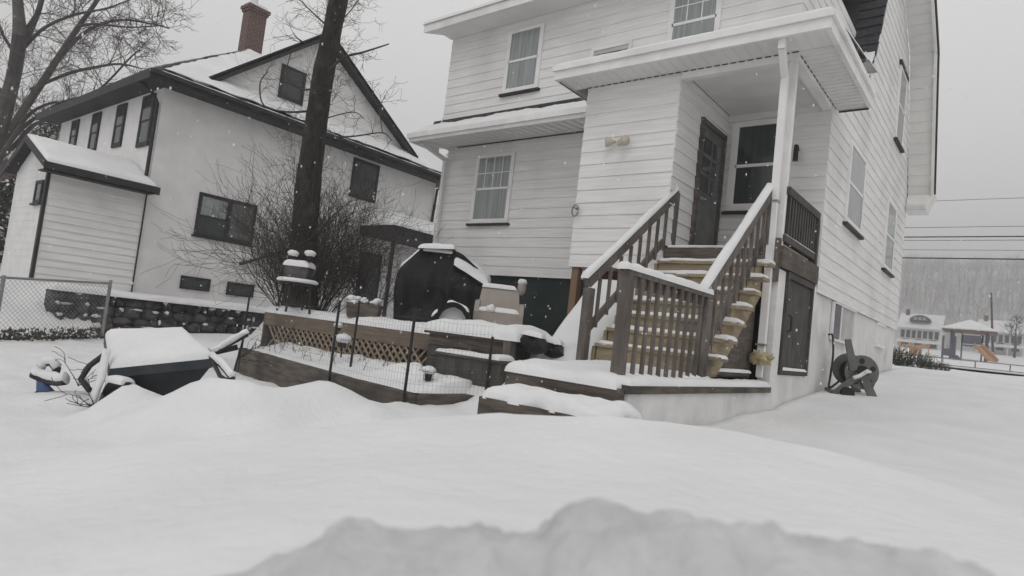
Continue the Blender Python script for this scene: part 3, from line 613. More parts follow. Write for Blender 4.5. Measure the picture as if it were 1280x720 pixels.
# rear porch room
sy = 4.27
siding(FX(nx+.03), sy, ny0, -.3, 2.5, ex=.17, lip=.022).build('porch_room_wall', 'siding', N_)
m = siding(FY(sy), lambda z: interp(z, [-.3, 2.5, 3.1], [-19.7, -19.7, -18.45]), lambda z: interp(z, [-.3, 2.5, 3.1], [nx+.03, nx+.03, -18.25]), -.3, 3.08, ex=.17, lip=.006); m.build('porch_room_wall', 'stucco', N_)
MB().box(-19.72, -19.7, sy, ny0, -.3, 2.5).build('porch_room_wall', 'stucco', N_)
ap = (-18.36, 3.2); m = MB()
m.add([(-16.55, sy-.25, 2.46), (ap[0], sy-.25, ap[1]), (ap[0], ny0, ap[1]), (-16.55, ny0, 2.46), (-20.1, sy-.25, 2.46), (-20.1, ny0, 2.46)], [(0, 1, 2, 3), (1, 4, 5, 2)])
pr = m.build('porch_room_roof', 'shingle', N_)
m = MB(); m.snow((-16.56, sy-.24, 2.47), (-16.56, ny0, 2.47), (ap[0], ny0, ap[1]+.01), (ap[0], sy-.24, ap[1]+.01), .09, step=.12)
m.snow((ap[0], sy-.24, ap[1]+.01), (ap[0], ny0, ap[1]+.01), (-20.1, ny0, 2.47), (-20.1, sy-.24, 2.47), .09, step=.12); m.build('snow_cap', 'snow', pr, True)
m = MB(); m.box(-16.58, -16.55, sy-.25, ny0+.1, 2.27, 2.46); m.box(-16.55, nx+.02, sy-.24, ny0-.01, 2.27, 2.30)
m.bar((-16.55, sy-.24, 2.4), (ap[0], sy-.24, ap[1]-.06), .16, .03, up=(0, 1, 0)); m.bar((-20.1, sy-.24, 2.4), (ap[0], sy-.24, ap[1]-.06), .16, .03, up=(0, 1, 0)); m.build('fascia', 'darktrim', N_)
MB().box(nx-.06, nx+.06, sy-.07, sy-.01, -.3, 2.27).build('corner_board', 'darktrim', N_); MB().box(nx+.052, nx+.075, ny0-.06, ny0-.03, -.3, 2.27).build('corner_board', 'darktrim', N_)
window(N_, FY(sy), -17.82, -17.3, 1.62, 2.14, pane='dpane', frame='darktrim', mid=False, sill='darktrim')
# side-door awning
aw = MB().box(nx, -15.3, 12.75, 16.2, 2.52, 2.82).build('awning', 'darktrim', N_)
m = MB(); m.add([(nx, 12.75, 2.825), (-15.3, 12.75, 2.825), (-15.3, 16.2, 2.825), (nx, 16.2, 2.825), (nx, 14.0, 3.5), (nx, 16.2, 3.5)], [(0, 1, 4), (1, 2, 5, 4), (2, 3, 5)]); m.build('awning_roof', 'shingle', aw)
m = MB(); m.snow((-15.26, 12.72, 2.83), (-15.26, 16.2, 2.83), (nx, 16.2, 3.52), (nx, 13.9, 3.52), .1, step=.12); m.snow((nx, 12.72, 2.83), (-15.28, 12.72, 2.83), (nx+.1, 13.9, 3.5), (nx, 13.9, 3.5), .09, step=.12); m.build('snow_cap', 'snow', aw, True)
MB().box(-15.42, -15.33, 12.82, 12.91, -.3, 2.52).build('awning_post', 'darktrim', N_)

# ------------------------------------------------------------------ stone wall and chain link fence
SW = thing('stone_wall', (-15.5, 6.7, -1), 'dark rubble stone wall with snow caught in its joints below the stucco house', 'wall')
m = MB(); sn = MB(); random.seed(3)
for r in range(4):
    y = 4.2+.1*(r % 2)
    while y < 9.3:
        w = random.uniform(.11, .46); h = random.uniform(.7, 1.35)
        m.sphere((-15.42-.03*r+random.uniform(-.04, .04), y+w/2, -1.02+.215*r+random.uniform(-.02, .02)), 1, (.2, w*.62, .135*h), 9, 7, nz=.35)
        if random.random() < .6: sn.sphere((-15.26-.03*r, y+w*random.uniform(.2, .8), -1.02+.215*r+random.uniform(.03, .11)), 1, (.06, w*random.uniform(.12, .42), random.uniform(.02, .06)), 9, 7, nz=.9)
        y += w
m.box(-15.72, -15.48, 4.2, 9.3, -1.2, -.2); m.build('wall', 'stone', SW, True); sn.build('joint_snow', 'snow', SW, True)
MB().snow((-15.78, 4.15, -.25), (-15.22, 4.15, -.25), (-15.22, 9.35, -.3), (-15.78, 9.35, -.3), .12, step=.1, nz=.6, ragged=.06).build('snow_cap', 'snow', SW, True)
CF = thing('chain_link_fence', (-14.1, 3.5, -1.2), 'grey chain link fence with its end post before the stone wall', 'fence')
fR, fL = Vector((-14.56, 4.96, 0)), Vector((-13.25, 1.6, 0)); Lf = (fL-fR).length; fd = (fL-fR)/Lf
ft = lambda s: lerp(.0, -.2, s/Lf)
fb = lambda s: lerp(-1.08, -1.25, s/Lf)
P = lambda s, z: fR+fd*s+Vector((0, 0, z))
m = MB(); stp = .085; hgt = 1.05; n = int((Lf+hgt)/stp)
for i in range(-int(hgt/stp), n):
    for sg in (1, -1):
        a = i*stp; s0, s1 = (a, a+hgt) if sg > 0 else (a+hgt, a)
        z0, z1 = 0., 1.
        def cl(s0, s1):
            t0, t1 = 0., 1.
            d = s1-s0
            for lim, sgn in ((0, 1), (Lf, -1)):
                u = (lim-s0)/d
                if sgn*(s0-lim) < 0: t0 = max(t0, u)
                if sgn*(s1-lim) < 0: t1 = min(t1, u)
            return t0, t1
        t0, t1 = cl(s0, s1)
        if t1-t0 < .02: continue
        q = []
        for t in (t0, t1):
            s = lerp(s0, s1, t); q.append(P(s, lerp(fb(s), ft(s), t)))
        m.tube(q, .0032, 3, cap=False)
m.build('mesh', 'galv', CF)
MB().tube([P(-.02, ft(0)), P(Lf, ft(Lf))], .022, 8).build('top_rail', 'galv', CF)
for s, h in ((0, .07), (2.05, .04), (Lf, .04)): MB().tube([P(s, fb(s)-.2), P(s, ft(s)+h)], .032, 10).build('post', 'galv', CF)
m = MB(); random.seed(5)
for i in range(1500):
    s = random.uniform(0, Lf); h = random.random()**2*.2; c = P(s, fb(s)-.05+h)+Vector((random.gauss(-.08, .1), random.gauss(0, .05), 0)); a = random.uniform(0, 6.3); r = random.uniform(.015, .04)
    m.add([c+Vector((math.cos(a)*r, math.sin(a)*r, 0)), c+Vector((0, 0, r*1.5)), c-Vector((math.cos(a)*r, math.sin(a)*r, 0))], [(0, 1, 2)])
tag(m.build('leaf_litter', 'litter'), kind='stuff')

# ------------------------------------------------------------------ trees and bushes
def grow(mb, p, d, L, r, lvl, bend=.25, kids=4, up=.1, n=5, minr=.002):
    pts = [Vector(p)]; d = Vector(d).normalized(); seg = 5 if lvl > 0 else 4; dirs = []
    for i in range(seg):
        d = (d+Vector((random.gauss(0, bend), random.gauss(0, bend), random.gauss(0, bend)+up))).normalized(); dirs.append(d)
        pts.append(pts[-1]+d*L/seg)
    mb.tube(pts, [max(minr, lerp(r, r*.35, i/seg)) for i in range(seg+1)], n if lvl > 1 else 3, cap=False)
    if lvl > 0:
        for k in range(kids):
            t = random.uniform(.25, 1); i = min(seg-1, int(t*seg)); q = pts[i].lerp(pts[i+1], t*seg-i)
            a = Vector((random.gauss(0, 1), random.gauss(0, 1), random.gauss(0, 1))); a = (a-dirs[i]*a.dot(dirs[i])).normalized()
            grow(mb, q, dirs[i]*random.uniform(.6, 1)+a*random.uniform(.5, .95), L*random.uniform(.4, .65), max(minr, r*.5), lvl-1, bend, kids, up, n, minr)
def limb(mb, pts, rad, n, twigs=0, L=1, r=.01, lvl=2, kids=4, bend=.2, up=.05, lo=.2, minr=.003):
    v = [Vector(p) for p in pts]; f = []; rr = []
    for i in range(len(v)-1):
        for k in range(4):
            t = k/4; a = v[max(i-1, 0)]; b = v[i]; c_ = v[i+1]; e = v[min(i+2, len(v)-1)]
            f.append(.5*((2*b)+(c_-a)*t+(2*a-5*b+4*c_-e)*t*t+(3*b-a-3*c_+e)*t**3)); rr.append(lerp(rad[i], rad[i+1], t))
    f.append(v[-1]); rr.append(rad[-1]); mb.tube(f, rr, n, cap=True)
    for _ in range(twigs):
        t = random.uniform(lo, 1)*(len(f)-1); i = min(len(f)-2, int(t)); q = f[i].lerp(f[i+1], t-i); d = (f[i+1]-f[i]).normalized()
        a = Vector((random.gauss(0, 1), random.gauss(0, 1), random.gauss(0, 1))); a = (a-d*a.dot(d)).normalized()
        grow(mb, q, d*random.uniform(.3, .9)+a, L*random.uniform(.5, 1.2)*(1.2-.5*t/len(f)), r, lvl, bend, kids, up, 4, minr)
random.seed(11)
T1 = thing('bare_tree', A(375, 388, 12.2), 'thick dark trunk with thin dead twigs rising out of the tangled bush', 'tree')
tp = [(373, 400), (376, 350), (381, 290), (386, 230), (392, 170), (401, 110), (411, 60), (420, 15), (430, -40), (442, -120)]
tr = [.36, .28, .245, .225, .21, .195, .185, .175, .16, .14]
v = [A(x, y, 12.2) for x, y in tp]; m = MB(); pts = []; rad = []
for i in range(len(v)-1):
    for k in range(10): pts.append(v[i].lerp(v[i+1], k/10)); rad.append(lerp(tr[i], tr[i+1], k/10))
m.tube(pts, rad, 28, cap=False)
for i, q in enumerate(m.v):
    c = pts[i//28]; d = Vector(q)-c; w = 1+.16*noise.noise(Vector((q[0]*5, q[1]*5, q[2]*1.3)))+.07*noise.noise(Vector((q[0]*16, q[1]*16, q[2]*4))); m.v[i] = tuple(c+d*w)
m.build('trunk', 'bark', T1, True)
m = MB(); D = 12.1
for pl, r0 in (([(405, 92), (430, 72), (455, 65), (486, 55)], .035), ([(395, 138), (360, 140), (330, 132), (325, 105), (334, 90)], .025), ([(388, 112), (372, 110), (358, 92), (366, 60)], .02), ([(418, 172), (445, 170), (478, 166), (490, 176)], .022), ([(478, 166), (475, 135), (482, 120)], .012), ([(400, 150), (440, 140), (455, 148)], .015), ([(383, 55), (372, 48), (366, 40)], .018), ([(412, 30), (432, 20), (448, 0)], .02), ([(412, 35), (390, 15), (370, -5)], .02), ([(378, 345), (400, 290), (425, 262), (440, 250)], .022), ([(300, 330), (340, 318), (385, 300), (420, 270)], .03)):
    limb(m, [A(x, y, D+random.uniform(-.3, .3)) for x, y in pl], [lerp(r0, r0*.35, i/(len(pl)-1)) for i in range(len(pl))], 6, twigs=5, L=.5, r=.006, lvl=1, kids=4)
for _ in range(85):
    t = random.uniform(1.3, 9); i = min(8, int(t)); q = v[i].lerp(v[i+1], t-i); a = random.uniform(0, 6.3)
    grow(m, q, (math.cos(a), math.sin(a), .35), random.uniform(.4, 1.15), .006, 2, .3, 4, .06, 3, .0022)
m.build('branch', 'twig', T1)

def bush(name, label, base, n, spread, hmin, hmax, mat_, r=.011, kids=5, lvl=2, group=None, cat='bush', lean=1.0):
    b = thing(name, base, label, cat, group); m = MB()
    for i in range(n):
        a = random.uniform(0, 2*math.pi); s = random.random()**.6
        d = Vector((math.cos(a)*s*lean, math.sin(a)*s*lean, 1)); p = Vector(base)+Vector((math.cos(a)*spread*s*.25, math.sin(a)*spread*s*.25, -.1))
        grow(m, p, d, random.uniform(hmin, hmax)*(1.1-.25*s), r*random.uniform(.6, 1.2), lvl, .16, kids, .05, 4, .0028)
    m.build('stem', mat_, b); return b
bush('bare_bush', 'wide tangled leafless bush fanning out round the thick dark trunk', A(382, 392, 12.7), 115, 2.0, 1.1, 2.45, 'twig', .012, 6, 2, lean=.66)
bush('bare_bush', 'smaller tangle of leafless stems right of the trunk behind the snowy planter', A(462, 388, 13.0), 28, 1.2, .9, 1.8, 'twig', .009, 5, 2, lean=.75)

T2 = thing('bare_tree', A(-20, 330, 27), 'large bare tree with spreading limbs at the left edge beyond the stucco house', 'tree')
m = MB(); D = 27; q27 = 27/793
for pl, rr_, tw in (([(-40, 330), (-22, 240), (-5, 180), (8, 130), (18, 90), (24, 45), (22, 0), (16, -70)], [26, 21, 18, 17, 16, 15, 12, 9], 14),
    ([(22, 70), (38, 38), (52, 0), (60, -60)], [8, 7, 6, 4], 12), ([(26, 45), (44, 20), (58, -12)], [5, 4, 3], 8),
    ([(28, 62), (55, 35), (95, 18), (135, 10), (175, -6)], [5, 4, 3.2, 2.2, 1], 18),
    ([(-12, 205), (28, 140), (60, 92), (95, 38), (125, -5), (150, -50)], [10, 9, 8, 6, 4.5, 3], 22),
    ([(30, 135), (75, 72), (110, 38), (150, 25), (190, 30), (212, 36)], [6, 5, 4, 3, 2, 1], 22),
    ([(95, 34), (118, 30), (160, 34), (205, 32)], [4, 3, 2, 1], 14),
    ([(0, 195), (30, 158), (78, 128), (120, 115), (165, 70), (178, 62)], [6, 5, 4, 3, 2, 1], 18),
    ([(38, 112), (85, 92), (120, 84), (150, 80), (178, 86)], [4, 4, 3.4, 2.6, 1.5], 12),
    ([(-10, 215), (20, 165), (40, 140), (68, 128), (88, 133)], [7, 5, 4, 3, 1.5], 14),
    ([(-20, 200), (10, 190), (40, 158), (64, 148)], [8, 6, 5, 2], 10), ([(4, 120), (-20, 80), (-40, 30)], [6, 5, 3], 8), ([(14, 60), (2, 40), (-6, 10)], [5, 3, 2], 7)):
    pts = [A(x, y, D+random.uniform(-1.2, 1.2)) for x, y in pl]
    limb(m, pts, [k*q27*.5 for k in rr_], 8, twigs=int(tw*.95), L=2.0, r=.018, lvl=2, kids=5, bend=.16, up=.05, lo=.25, minr=.006)
m.build('limb', 'fartwig', T2)  # paler limb colour stands in for haze over the tree
random.seed(21)
def fartree(label, base, h, r, mat_='fartwig', lvl=3, kids=5, group=None):
    t = thing('bare_tree', base, label, 'tree', group); m = MB(); b = Vector(base)
    m.tube([b-Vector((0, 0, .5)), b+Vector((.1, 0, h*.35)), b+Vector((0, .1, h*.6)), b+Vector((.1, 0, h))], [r, r*.8, r*.5, .01], 6); m.build('trunk', mat_, t)
    m = MB()
    for i in range(14):
        a = random.uniform(0, 6.3); z = random.uniform(.25, .9)*h
        grow(m, b+Vector((0, 0, z)), (math.cos(a), math.sin(a), .9), h*.42*(1.15-z/h), r*.32, lvl, .18, kids, .06, 4, .008)
    m.build('crown', mat_, t)
G = 'bare trees behind the stucco house'
fartree('slender grey leafless tree behind the limbs of the large bare tree', A(20, 330, 40), 11, .2, group=None)
fartree('pale leafless tree beyond the dark rear eave of the stucco house', A(115, 330, 44), 10, .18)
fartree('fine leafless tree seen in the gap between the two houses', A(556, 385, 30), 7.5, .12)
def evergreen(name, label, base, h, r, n, cat='shrub'):
    b = thing(name, base, label, cat); m = MB(); base = Vector(base)
    m.tube([base, base+Vector((0, 0, h*.9))], [.06, .02], 6); m.build('trunk', 'bark', b)
    m = MB(); s = MB()
    for i in range(n):
        a = random.uniform(0, 6.3); z = random.random(); rr_ = r*math.sqrt(max(0.02, 1-(2*z-.85)**2*.75))*random.random()**.4
        c = base+Vector((math.cos(a)*rr_, math.sin(a)*rr_, z*h)); c += Vector((noise.noise(c*1.3), noise.noise(c*1.7), 0))*.35
        u = Vector((random.gauss(0, 1), random.gauss(0, 1), random.gauss(0, .6))).normalized(); w = u.cross(Vector((random.gauss(0, 1), random.gauss(0, 1), random.gauss(0, 1)))).normalized(); k = random.uniform(.04, .1)
        (s if random.random() < .12 else m).add([c-u*k, c+w*k*.5, c+u*k, c-w*k*.5], [(0, 1, 2, 3)])
    m.build('crown', 'leaf', b); s.build('leaf_snow', 'snow', b)
evergreen('evergreen_shrub', 'dark evergreen shrub speckled with snow left of the porch room of the stucco house', A(12, 330, 19.5), 2.6, 1.0, 5200)
evergreen('evergreen_shrub', 'dark ivy mass behind the porch room roof at the edge of the stucco house', A(62, 300, 25), 4.6, 1.5, 4500)

# ------------------------------------------------------------------ patio edge, raised bed, wire fence
PE = thing('patio_edge', (-8.7, 6.42, -.8), 'stained board over diagonal lattice edging the snowy patio', 'patio edge')
MB().box(-10.95, -6.42, 6.36, 6.40, -.42, -.18).build('fascia_board', 'fascia', PE)
MB().box(-10.95, -6.42, 6.46, 6.50, -1.0, -.1).build('shade_backing', 'darktrim', PE)  # dark sheet stands in for the shade seen through the lattice
MB().box(-10.98, -10.94, 6.36, 6.5, -1.0, -.17).build('end_board', 'fascia', PE)
m = MB(); x = -11.4
while x < -6.4:
    for sg in (1, -1):
        x0, x1 = (x, x+.42) if sg > 0 else (x+.42, x); z0, z1 = -.82, -.42
        a = [x0, x1]; 
        if min(a) < -10.93 or max(a) > -6.43: continue
        m.bar((x0, 6.385+.012*sg, z0), (x1, 6.385+.012*sg, z1), .034, .008, up=(0, 1, 0))
    x += .15
m.build('lattice', 'lattice', PE)
MB().snow((-10.97, 6.35, -.18), (-6.5, 6.35, -.18), (-6.5, 6.9, -.12), (-10.97, 6.9, -.12), .09, step=.08, nz=.5).build('snow_cap', 'snow', PE, True)
TW = thing('raised_bed', (-7.5, 5.2, -1.2), 'raised garden bed of two courses of dark landscape timber below the lattice', 'garden bed')
bp = [Vector((-10.25, 6.34, 0)), Vector((-9.96, 5.5, 0)), Vector((-6.6, 4.95, 0)), Vector((-5.08, 4.80, 0)), Vector((-5.0, 5.72, 0))]
for i in range(4):
    for k in range(2):
        ov = .05 if (i+k) % 2 else 0; d = (bp[i+1]-bp[i]).normalized()
        MB().bar(bp[i]-d*ov+Vector((0, 0, -1.11+.205*k)), bp[i+1]+d*ov+Vector((0, 0, -1.11+.205*k)), .15-.006*((i+k) % 2), .2).build('timber', 'timber', TW)
m = MB(); nU, nV = 90, 22
for i in range(nU):
    for j in range(nV):
        u = i/(nU-1); x = lerp(-10.12, -5.02, u); yf = interp(x, [-10.12, -9.96, -6.6, -5.02], [6.0, 5.5, 4.95, 4.84])-.03; y = lerp(yf, 6.37 if x < -6.4 else 5.8, j/(nV-1))
        z = lerp(-.80, -.66, sm(0, 1, j/(nV-1)))+.05*noise.noise(Vector((x*1.8, y*1.8, 5)))+.025*noise.noise(Vector((x*5, y*5, 5)))
        if x > -6.6: z += .1*math.exp(-((x+6.15)**2+(y-5.7)**2)/.12)
        e = min(j/2, 1, (nV-1-j)/1.5+.4); z = z if j > 1 else min(z, -.82-.05*(1-j)); z = z if i < nU-2 else min(z, -.84); m.v.append((x, y, z-.06*(1-e)))
for i in range(nU-1):
    for j in range(nV-1): a = i*nV+j; m.f.append((a, a+nV, a+nV+1, a+1))
m.build('bed_snow', 'snow', TW, True)
m = MB(); random.seed(8)
for i in range(70):
    x = random.uniform(-10, -5.3); y = random.uniform(5.5, 6.2); h = random.uniform(.08, .35) if x > -9.2 else random.uniform(.2, .6)
    grow(m, (x, y, -.78), (random.gauss(0, .25), random.gauss(0, .25), 1), h, .005, 1, .2, 3, .0, 3, .002)
tag(m.build('dead_stalk', 'twig', TW), kind='stuff')
WF = thing('wire_fence', (-6.5, 5, -.9), 'thin wire garden fence on black stakes along the raised bed', 'fence')
wp = [Vector((-9.9, 5.42, 0)), Vector((-6.6, 4.86, 0)), Vector((-5.12, 4.70, 0)), Vector((-4.88, 5.75, 0))]
m = MB()
for i in range(3):
    a, b = wp[i], wp[i+1]; L = (b-a).length; n = int(L/.055)
    for k in range(n+1):
        q = a.lerp(b, k/n); m.tube([q+Vector((0, 0, -.8)), q+Vector((0, 0, .02))], .0011, 3, cap=False)
    for k in range(9):
        z = -.8+.1025*k; m.tube([a+Vector((0, 0, z)), a.lerp(b, .5)+Vector((0, 0, z-.02)), b+Vector((0, 0, z))], .0011, 3, cap=False)
m.build('wire_mesh', 'wire', WF)
for q, h in ((wp[0], .1), (wp[1]+Vector((-.12, .02, 0)), .12), (wp[2], .12), (wp[3], -.1), (Vector((-7.2, 5.55, 0)), .16)):
    MB().tube([q+Vector((0, 0, -1.2)), q+Vector((.01, 0, h))], .017, 8).build('stake', 'metal', WF)
tag(MB().tube([A(291, 470, 8.6), A(304, 424, 8.6), A(309, 390, 8.6)], .014, 6).build('stake', 'metal'), 'leaning thin dark stake beside the snow-covered wheelbarrow handle', 'stake')

# ------------------------------------------------------------------ planters, table, ornaments
PB = thing('planter_bench', (-5.7, 6.5, -.7), 'weathered board planter bench under a thick pillow of snow', 'planter')
for k in range(3): MB().box(-6.4, -4.98, 6.2, 6.24, -.62+.155*k, -.62+.155*k+.145).build('board', 'darkwood' if k < 2 else 'woodx', PB)
MB().box(-6.4, -4.95, 6.24, 6.85, -.62, -.17).build('box', 'darkwood', PB)
MB().box(-5.0, -4.88, 6.12, 6.24, -.75, -.1).build('post', 'wood', PB)
MB().box(-6.45, -4.98, 6.14, 6.9, -.165, -.12).build('seat', 'woodx', PB)
MB().snow((-6.47, 6.11, -.12), (-4.8, 6.11, -.12), (-4.75, 6.92, -.12), (-6.47, 6.92, -.12), .17, r=.2, step=.07, nz=.35).build('snow_cap', 'snow', PB, True)
SB = thing('storage_box', (-5.15, 5.9, -.7), 'low dark box with a strip of snow in front of the planter bench', 'box')
MB().box(-5.78, -4.72, 5.78, 6.08, -.95, -.40).build('body', 'darkwood', SB)
MB().box(-5.82, -4.70, 5.75, 6.1, -.398, -.37).build('lid', 'woodx', SB)
MB().snow((-5.8, 5.76, -.37), (-4.75, 5.76, -.37), (-4.75, 6.08, -.37), (-5.8, 6.08, -.37), .05, nz=.5).build('snow_cap', 'snow', SB, True)
def drain(label, a, b, r, g):
    a, b = Vector(a), Vector(b); n = 22; pts = [a.lerp(b, i/n)+Vector((0, 0, -.05*math.sin(i/n*3.1))) for i in range(n+1)]
    o = MB().tube(pts, [r*(1+.07*(i % 2)) for i in range(n+1)], 16).build('drain_pipe', 'rubber', smooth=False); tag(o, label, 'pipe', g)
    x = (b-a).normalized().cross(Vector((0, 0, 1))); MB().snow(a-x*r*.8+Vector((0, 0, r*.75)), a+x*r*.8+Vector((0, 0, r*.75)), b+x*r*.8+Vector((0, 0, r*.75)), b-x*r*.8+Vector((0, 0, r*.75)), .06, step=.04).build('snow_cap', 'snow', o, True)
drain('black pipe end with snow on it touching the end of the planter bench', A(655, 424, 7.9), A(680, 430, 7.75), .1, 'black pipe ends')
drain('short snow-covered black pipe end furthest from the planter bench', A(682, 432, 8.0), A(703, 437, 7.9), .085, 'black pipe ends')
# covered grill
GC = A(548, 400, 10.75); GC.z = -.1
BQ = thing('covered_grill', GC, 'large barbecue grill under a black cover with snow on its sloping right side', 'grill')
k = 10.3/793
prof = [(-57, 0), (-59, 20), (-61, 40), (-60, 62), (-56, 74), (-36, 97), (-30, 102), (10, 103), (22, 99), (50, 78), (60, 66), (60, 52), (56, 30), (50, 4), (48, 0)]
pq = []
for i in range(len(prof)):
    (x0, z0), (x1, z1) = prof[i], prof[(i+1) % len(prof)]
    for t in range(3): pq.append((lerp(x0, x1, t/3), lerp(z0, z1, t/3)))
prof = [(x*k, z*k) for x, z in pq]; m = MB(); nL = 15; n = len(prof)
for j in range(nL):
    t = j/(nL-1)*2-1; dd = t*.36; f = 1-.10*abs(t)**3; 
    for x, z in prof:
        w = Vector((x, dd, z)); w2 = .028*noise.noise(Vector((x*5, dd*5, z*1.4)))+.012*noise.noise(Vector((x*14, dd*14, z*4)))
        zz = z/k; bv = 1-.62*max(0, zz-58)/45 if dd < 0 else 1; w2 *= 1.7
        p = GC+HR*(x*f*(1+w2*.6))+HF*(dd*bv+w2*1.3+.012*math.sin(x*9+noise.noise(w*2)*4)*(1 if zz < 55 else .3))+Vector((0, 0, z*(1-.05*abs(t)**3))); m.v.append(tuple(p))
for j in range(nL-1):
    for i in range(n): a = j*n+i; b = j*n+(i+1) % n; m.f.append((a, b, b+n, a+n))
m.f.append(tuple(reversed(range((nL-1)*n, nL*n))))
ring0 = [Vector(m.v[i]) for i in range(n)]; cc = sum(ring0, Vector())/n; prev = 0
for rr_ in (.93, .85, .76, .66, .56, .46, .36, .26, .16, .06):
    st = len(m.v)
    for q in ring0:
        w = cc+(q-cc)*rr_; xx_ = (w-GC).dot(HR); fold = .05*math.sin(xx_*17+3*noise.noise(w*1.2))*sm(1.25, .3, w.z)+.05*noise.noise(w*3.1)+.02*noise.noise(w*9)
        m.v.append(tuple(w-HF*(fold*min(1, (1-rr_)*6)+.05*(1-rr_))))
    for i in range(n): a = prev+i; b = prev+(i+1) % n; m.f.append((b, a, st+i, st+(i+1) % n))
    prev = st
m.f.append(tuple(reversed(range(prev, prev+n))))
cv = m.build('cover', 'black', BQ, True); sb_ = cv.modifiers.new('soft', 'SUBSURF'); sb_.levels = 1; sb_.render_levels = 1
V = lambda x, z, dd: GC+HR*(x*k)+HF*dd+Vector((0, 0, z*k))
m = MB(); m.snow(V(-35, 99, -.3), V(12, 103, -.3), V(12, 103, .33), V(-35, 99, .33), .09, nz=.3); m.snow(V(12, 83, -.34), V(61, 59, -.38), V(62, 70, .3), V(5, 105, .3), .1, nz=.45, ragged=.04); m.snow(V(-57, 73, -.1), V(-35, 98, -.1), V(-35, 98, .3), V(-57, 73, .3), .04, nz=.5)
m.snow(V(-30, 97, -.2), V(10, 97, -.2), V(12, 103, .1), V(-30, 102, .1), .05, nz=.5, ragged=.04)
m.build('snow_cap', 'snow', BQ, True)
HC = A(566, 398, 9.3); HC.z = -.07
HD = thing('arched_hood', HC, 'small black arched hood with snow on top over a pale panel beside the grill', 'garden cover')
m = MB(); arc = [(math.cos(t)*.28, math.sin(t)*.36) for t in [math.pi*i/14 for i in range(15)]]
V2 = lambda x, z, dd: HC+HR*x+HF*dd+Vector((0, 0, z+.02))
for i in range(14):
    (x0, z0), (x1, z1) = arc[i], arc[i+1]
    m.hexa([V2(x0*.8, z0*.8, -.12), V2(x0, z0, -.12), V2(x0, z0, .2), V2(x0*.8, z0*.8, .2), V2(x1*.8, z1*.8, -.12), V2(x1, z1, -.12), V2(x1, z1, .2), V2(x1*.8, z1*.8, .2)])
m.build('hood', 'black', HD)
m = MB(); m.add([V2(-.2, -.03, .02), V2(.2, -.03, .02), V2(.2, .12, .02), V2(.14, .24, .02), V2(0, .29, .02), V2(-.14, .24, .02), V2(-.2, .12, .02)], [tuple(range(7))]); m.build('panel', 'stucco', HD)
m = MB(); m.snow(V2(-.1, .35, -.12), V2(.22, .25, -.12), V2(.22, .25, .2), V2(-.1, .35, .2), .06, nz=.5); m.snow(V2(-.30, .12, -.14), V2(-.22, .2, -.14), V2(-.22, .22, .1), V2(-.30, .12, .1), .04, nz=.6); m.build('snow_cap', 'snow', HD, True)
# tan chair
TC = A(622, 405, 10.0); TC.z = -.07
CH = thing('patio_chair', TC, 'tan resin patio chair with snow on its back and seat beside the covered grill', 'chair')
V3 = lambda x, dd, z: TC+HR*x+HF*dd+Vector((0, 0, z))
def hx(m, x0, x1, d0, d1, z0, z1, t=0, lean=0): return m.hexa([V3(x0, d0, z0), V3(x1, d0, z0), V3(x1, d1, z0), V3(x0, d1, z0), V3(x0+t, d0+lean, z1), V3(x1-t, d0+lean, z1), V3(x1-t, d1+lean, z1), V3(x0+t, d1+lean, z1)])
m = MB(); hx(m, -.37, .33, .22, .28, .3, .74, .05, .14); m.build('backrest', 'tan', CH)
m = MB(); hx(m, -.36, .34, -.28, .28, .26, .32); hx(m, -.36, .34, -.3, -.26, .02, .3); m.build('seat', 'tan', CH)
for s_ in (-1, 1):
    m = MB(); pl = [V3(s_*.38, -.3, .02), V3(s_*.38, -.32, .3), V3(s_*.38, -.24, .46), V3(s_*.38, .1, .5), V3(s_*.38, .26, .36), V3(s_*.38, .3, .02)]; m.prism(pl, HR*(.07*-s_)); m.build('arm', 'tan', CH)
MB().sphere(V3(.32, .36, .78), .1, (.75, .7, 1.3), 14, 10).build('finial', 'tan', CH, True)
m = MB(); m.snow(V3(-.33, .33, .735), V3(.24, .33, .735), V3(.24, .45, .735), V3(-.33, .45, .735), .06); m.sphere(V3(.32, .36, .87), .09, (.9, .9, .6), 12, 8, nz=.3); m.snow(V3(-.34, -.28, .32), V3(.32, -.28, .32), V3(.32, .2, .32), V3(-.34, .2, .32), .07); m.sphere(V3(-.13, -.24, .36), .08, (1, .8, .9), 12, 8, nz=.4); m.build('snow_cap', 'snow', CH, True)
# pedestal table with pot and two mushroom lamps
TB = A(372, 352, 11.0); gz = -.08
GT = thing('garden_table', (TB.x, TB.y, gz), 'round garden table with a thick disc of snow against the dark trunk', 'table')
m = MB(); m.tube([(TB.x, TB.y, TB.z-.05), (TB.x, TB.y, TB.z)], [.31, .33], 24); m.build('table_top', 'metal', GT)
for a in (.5, 2.1, 3.7, 5.3): MB().tube([(TB.x+.25*math.cos(a), TB.y+.25*math.sin(a), TB.z-.05), (TB.x+.3*math.cos(a), TB.y+.3*math.sin(a), gz-.05)], .02, 6).build('leg', 'metal', GT)
m = MB(); m.tube([(TB.x, TB.y, TB.z+z_) for z_ in (-.02, .0, .03, .05, .055)], [.33, .35, .34, .29, .02], 26); m.build('snow_cap', 'snow', GT, True)
FP = thing('flower_pot', (TB.x, TB.y, TB.z+.09), 'square stone pot with snow on it standing on the round garden table', 'pot')
m = MB(); m.hexa([V_ for V_ in [Vector((TB.x, TB.y, TB.z+.06))+HR*a*.19+HF*b*.19 for a, b in ((-1, -1), (1, -1), (1, 1), (-1, 1))]+[Vector((TB.x, TB.y, TB.z+.25))+HR*a*.23+HF*b*.23 for a, b in ((-1, -1), (1, -1), (1, 1), (-1, 1))]]); m.build('pot', 'stone', FP)
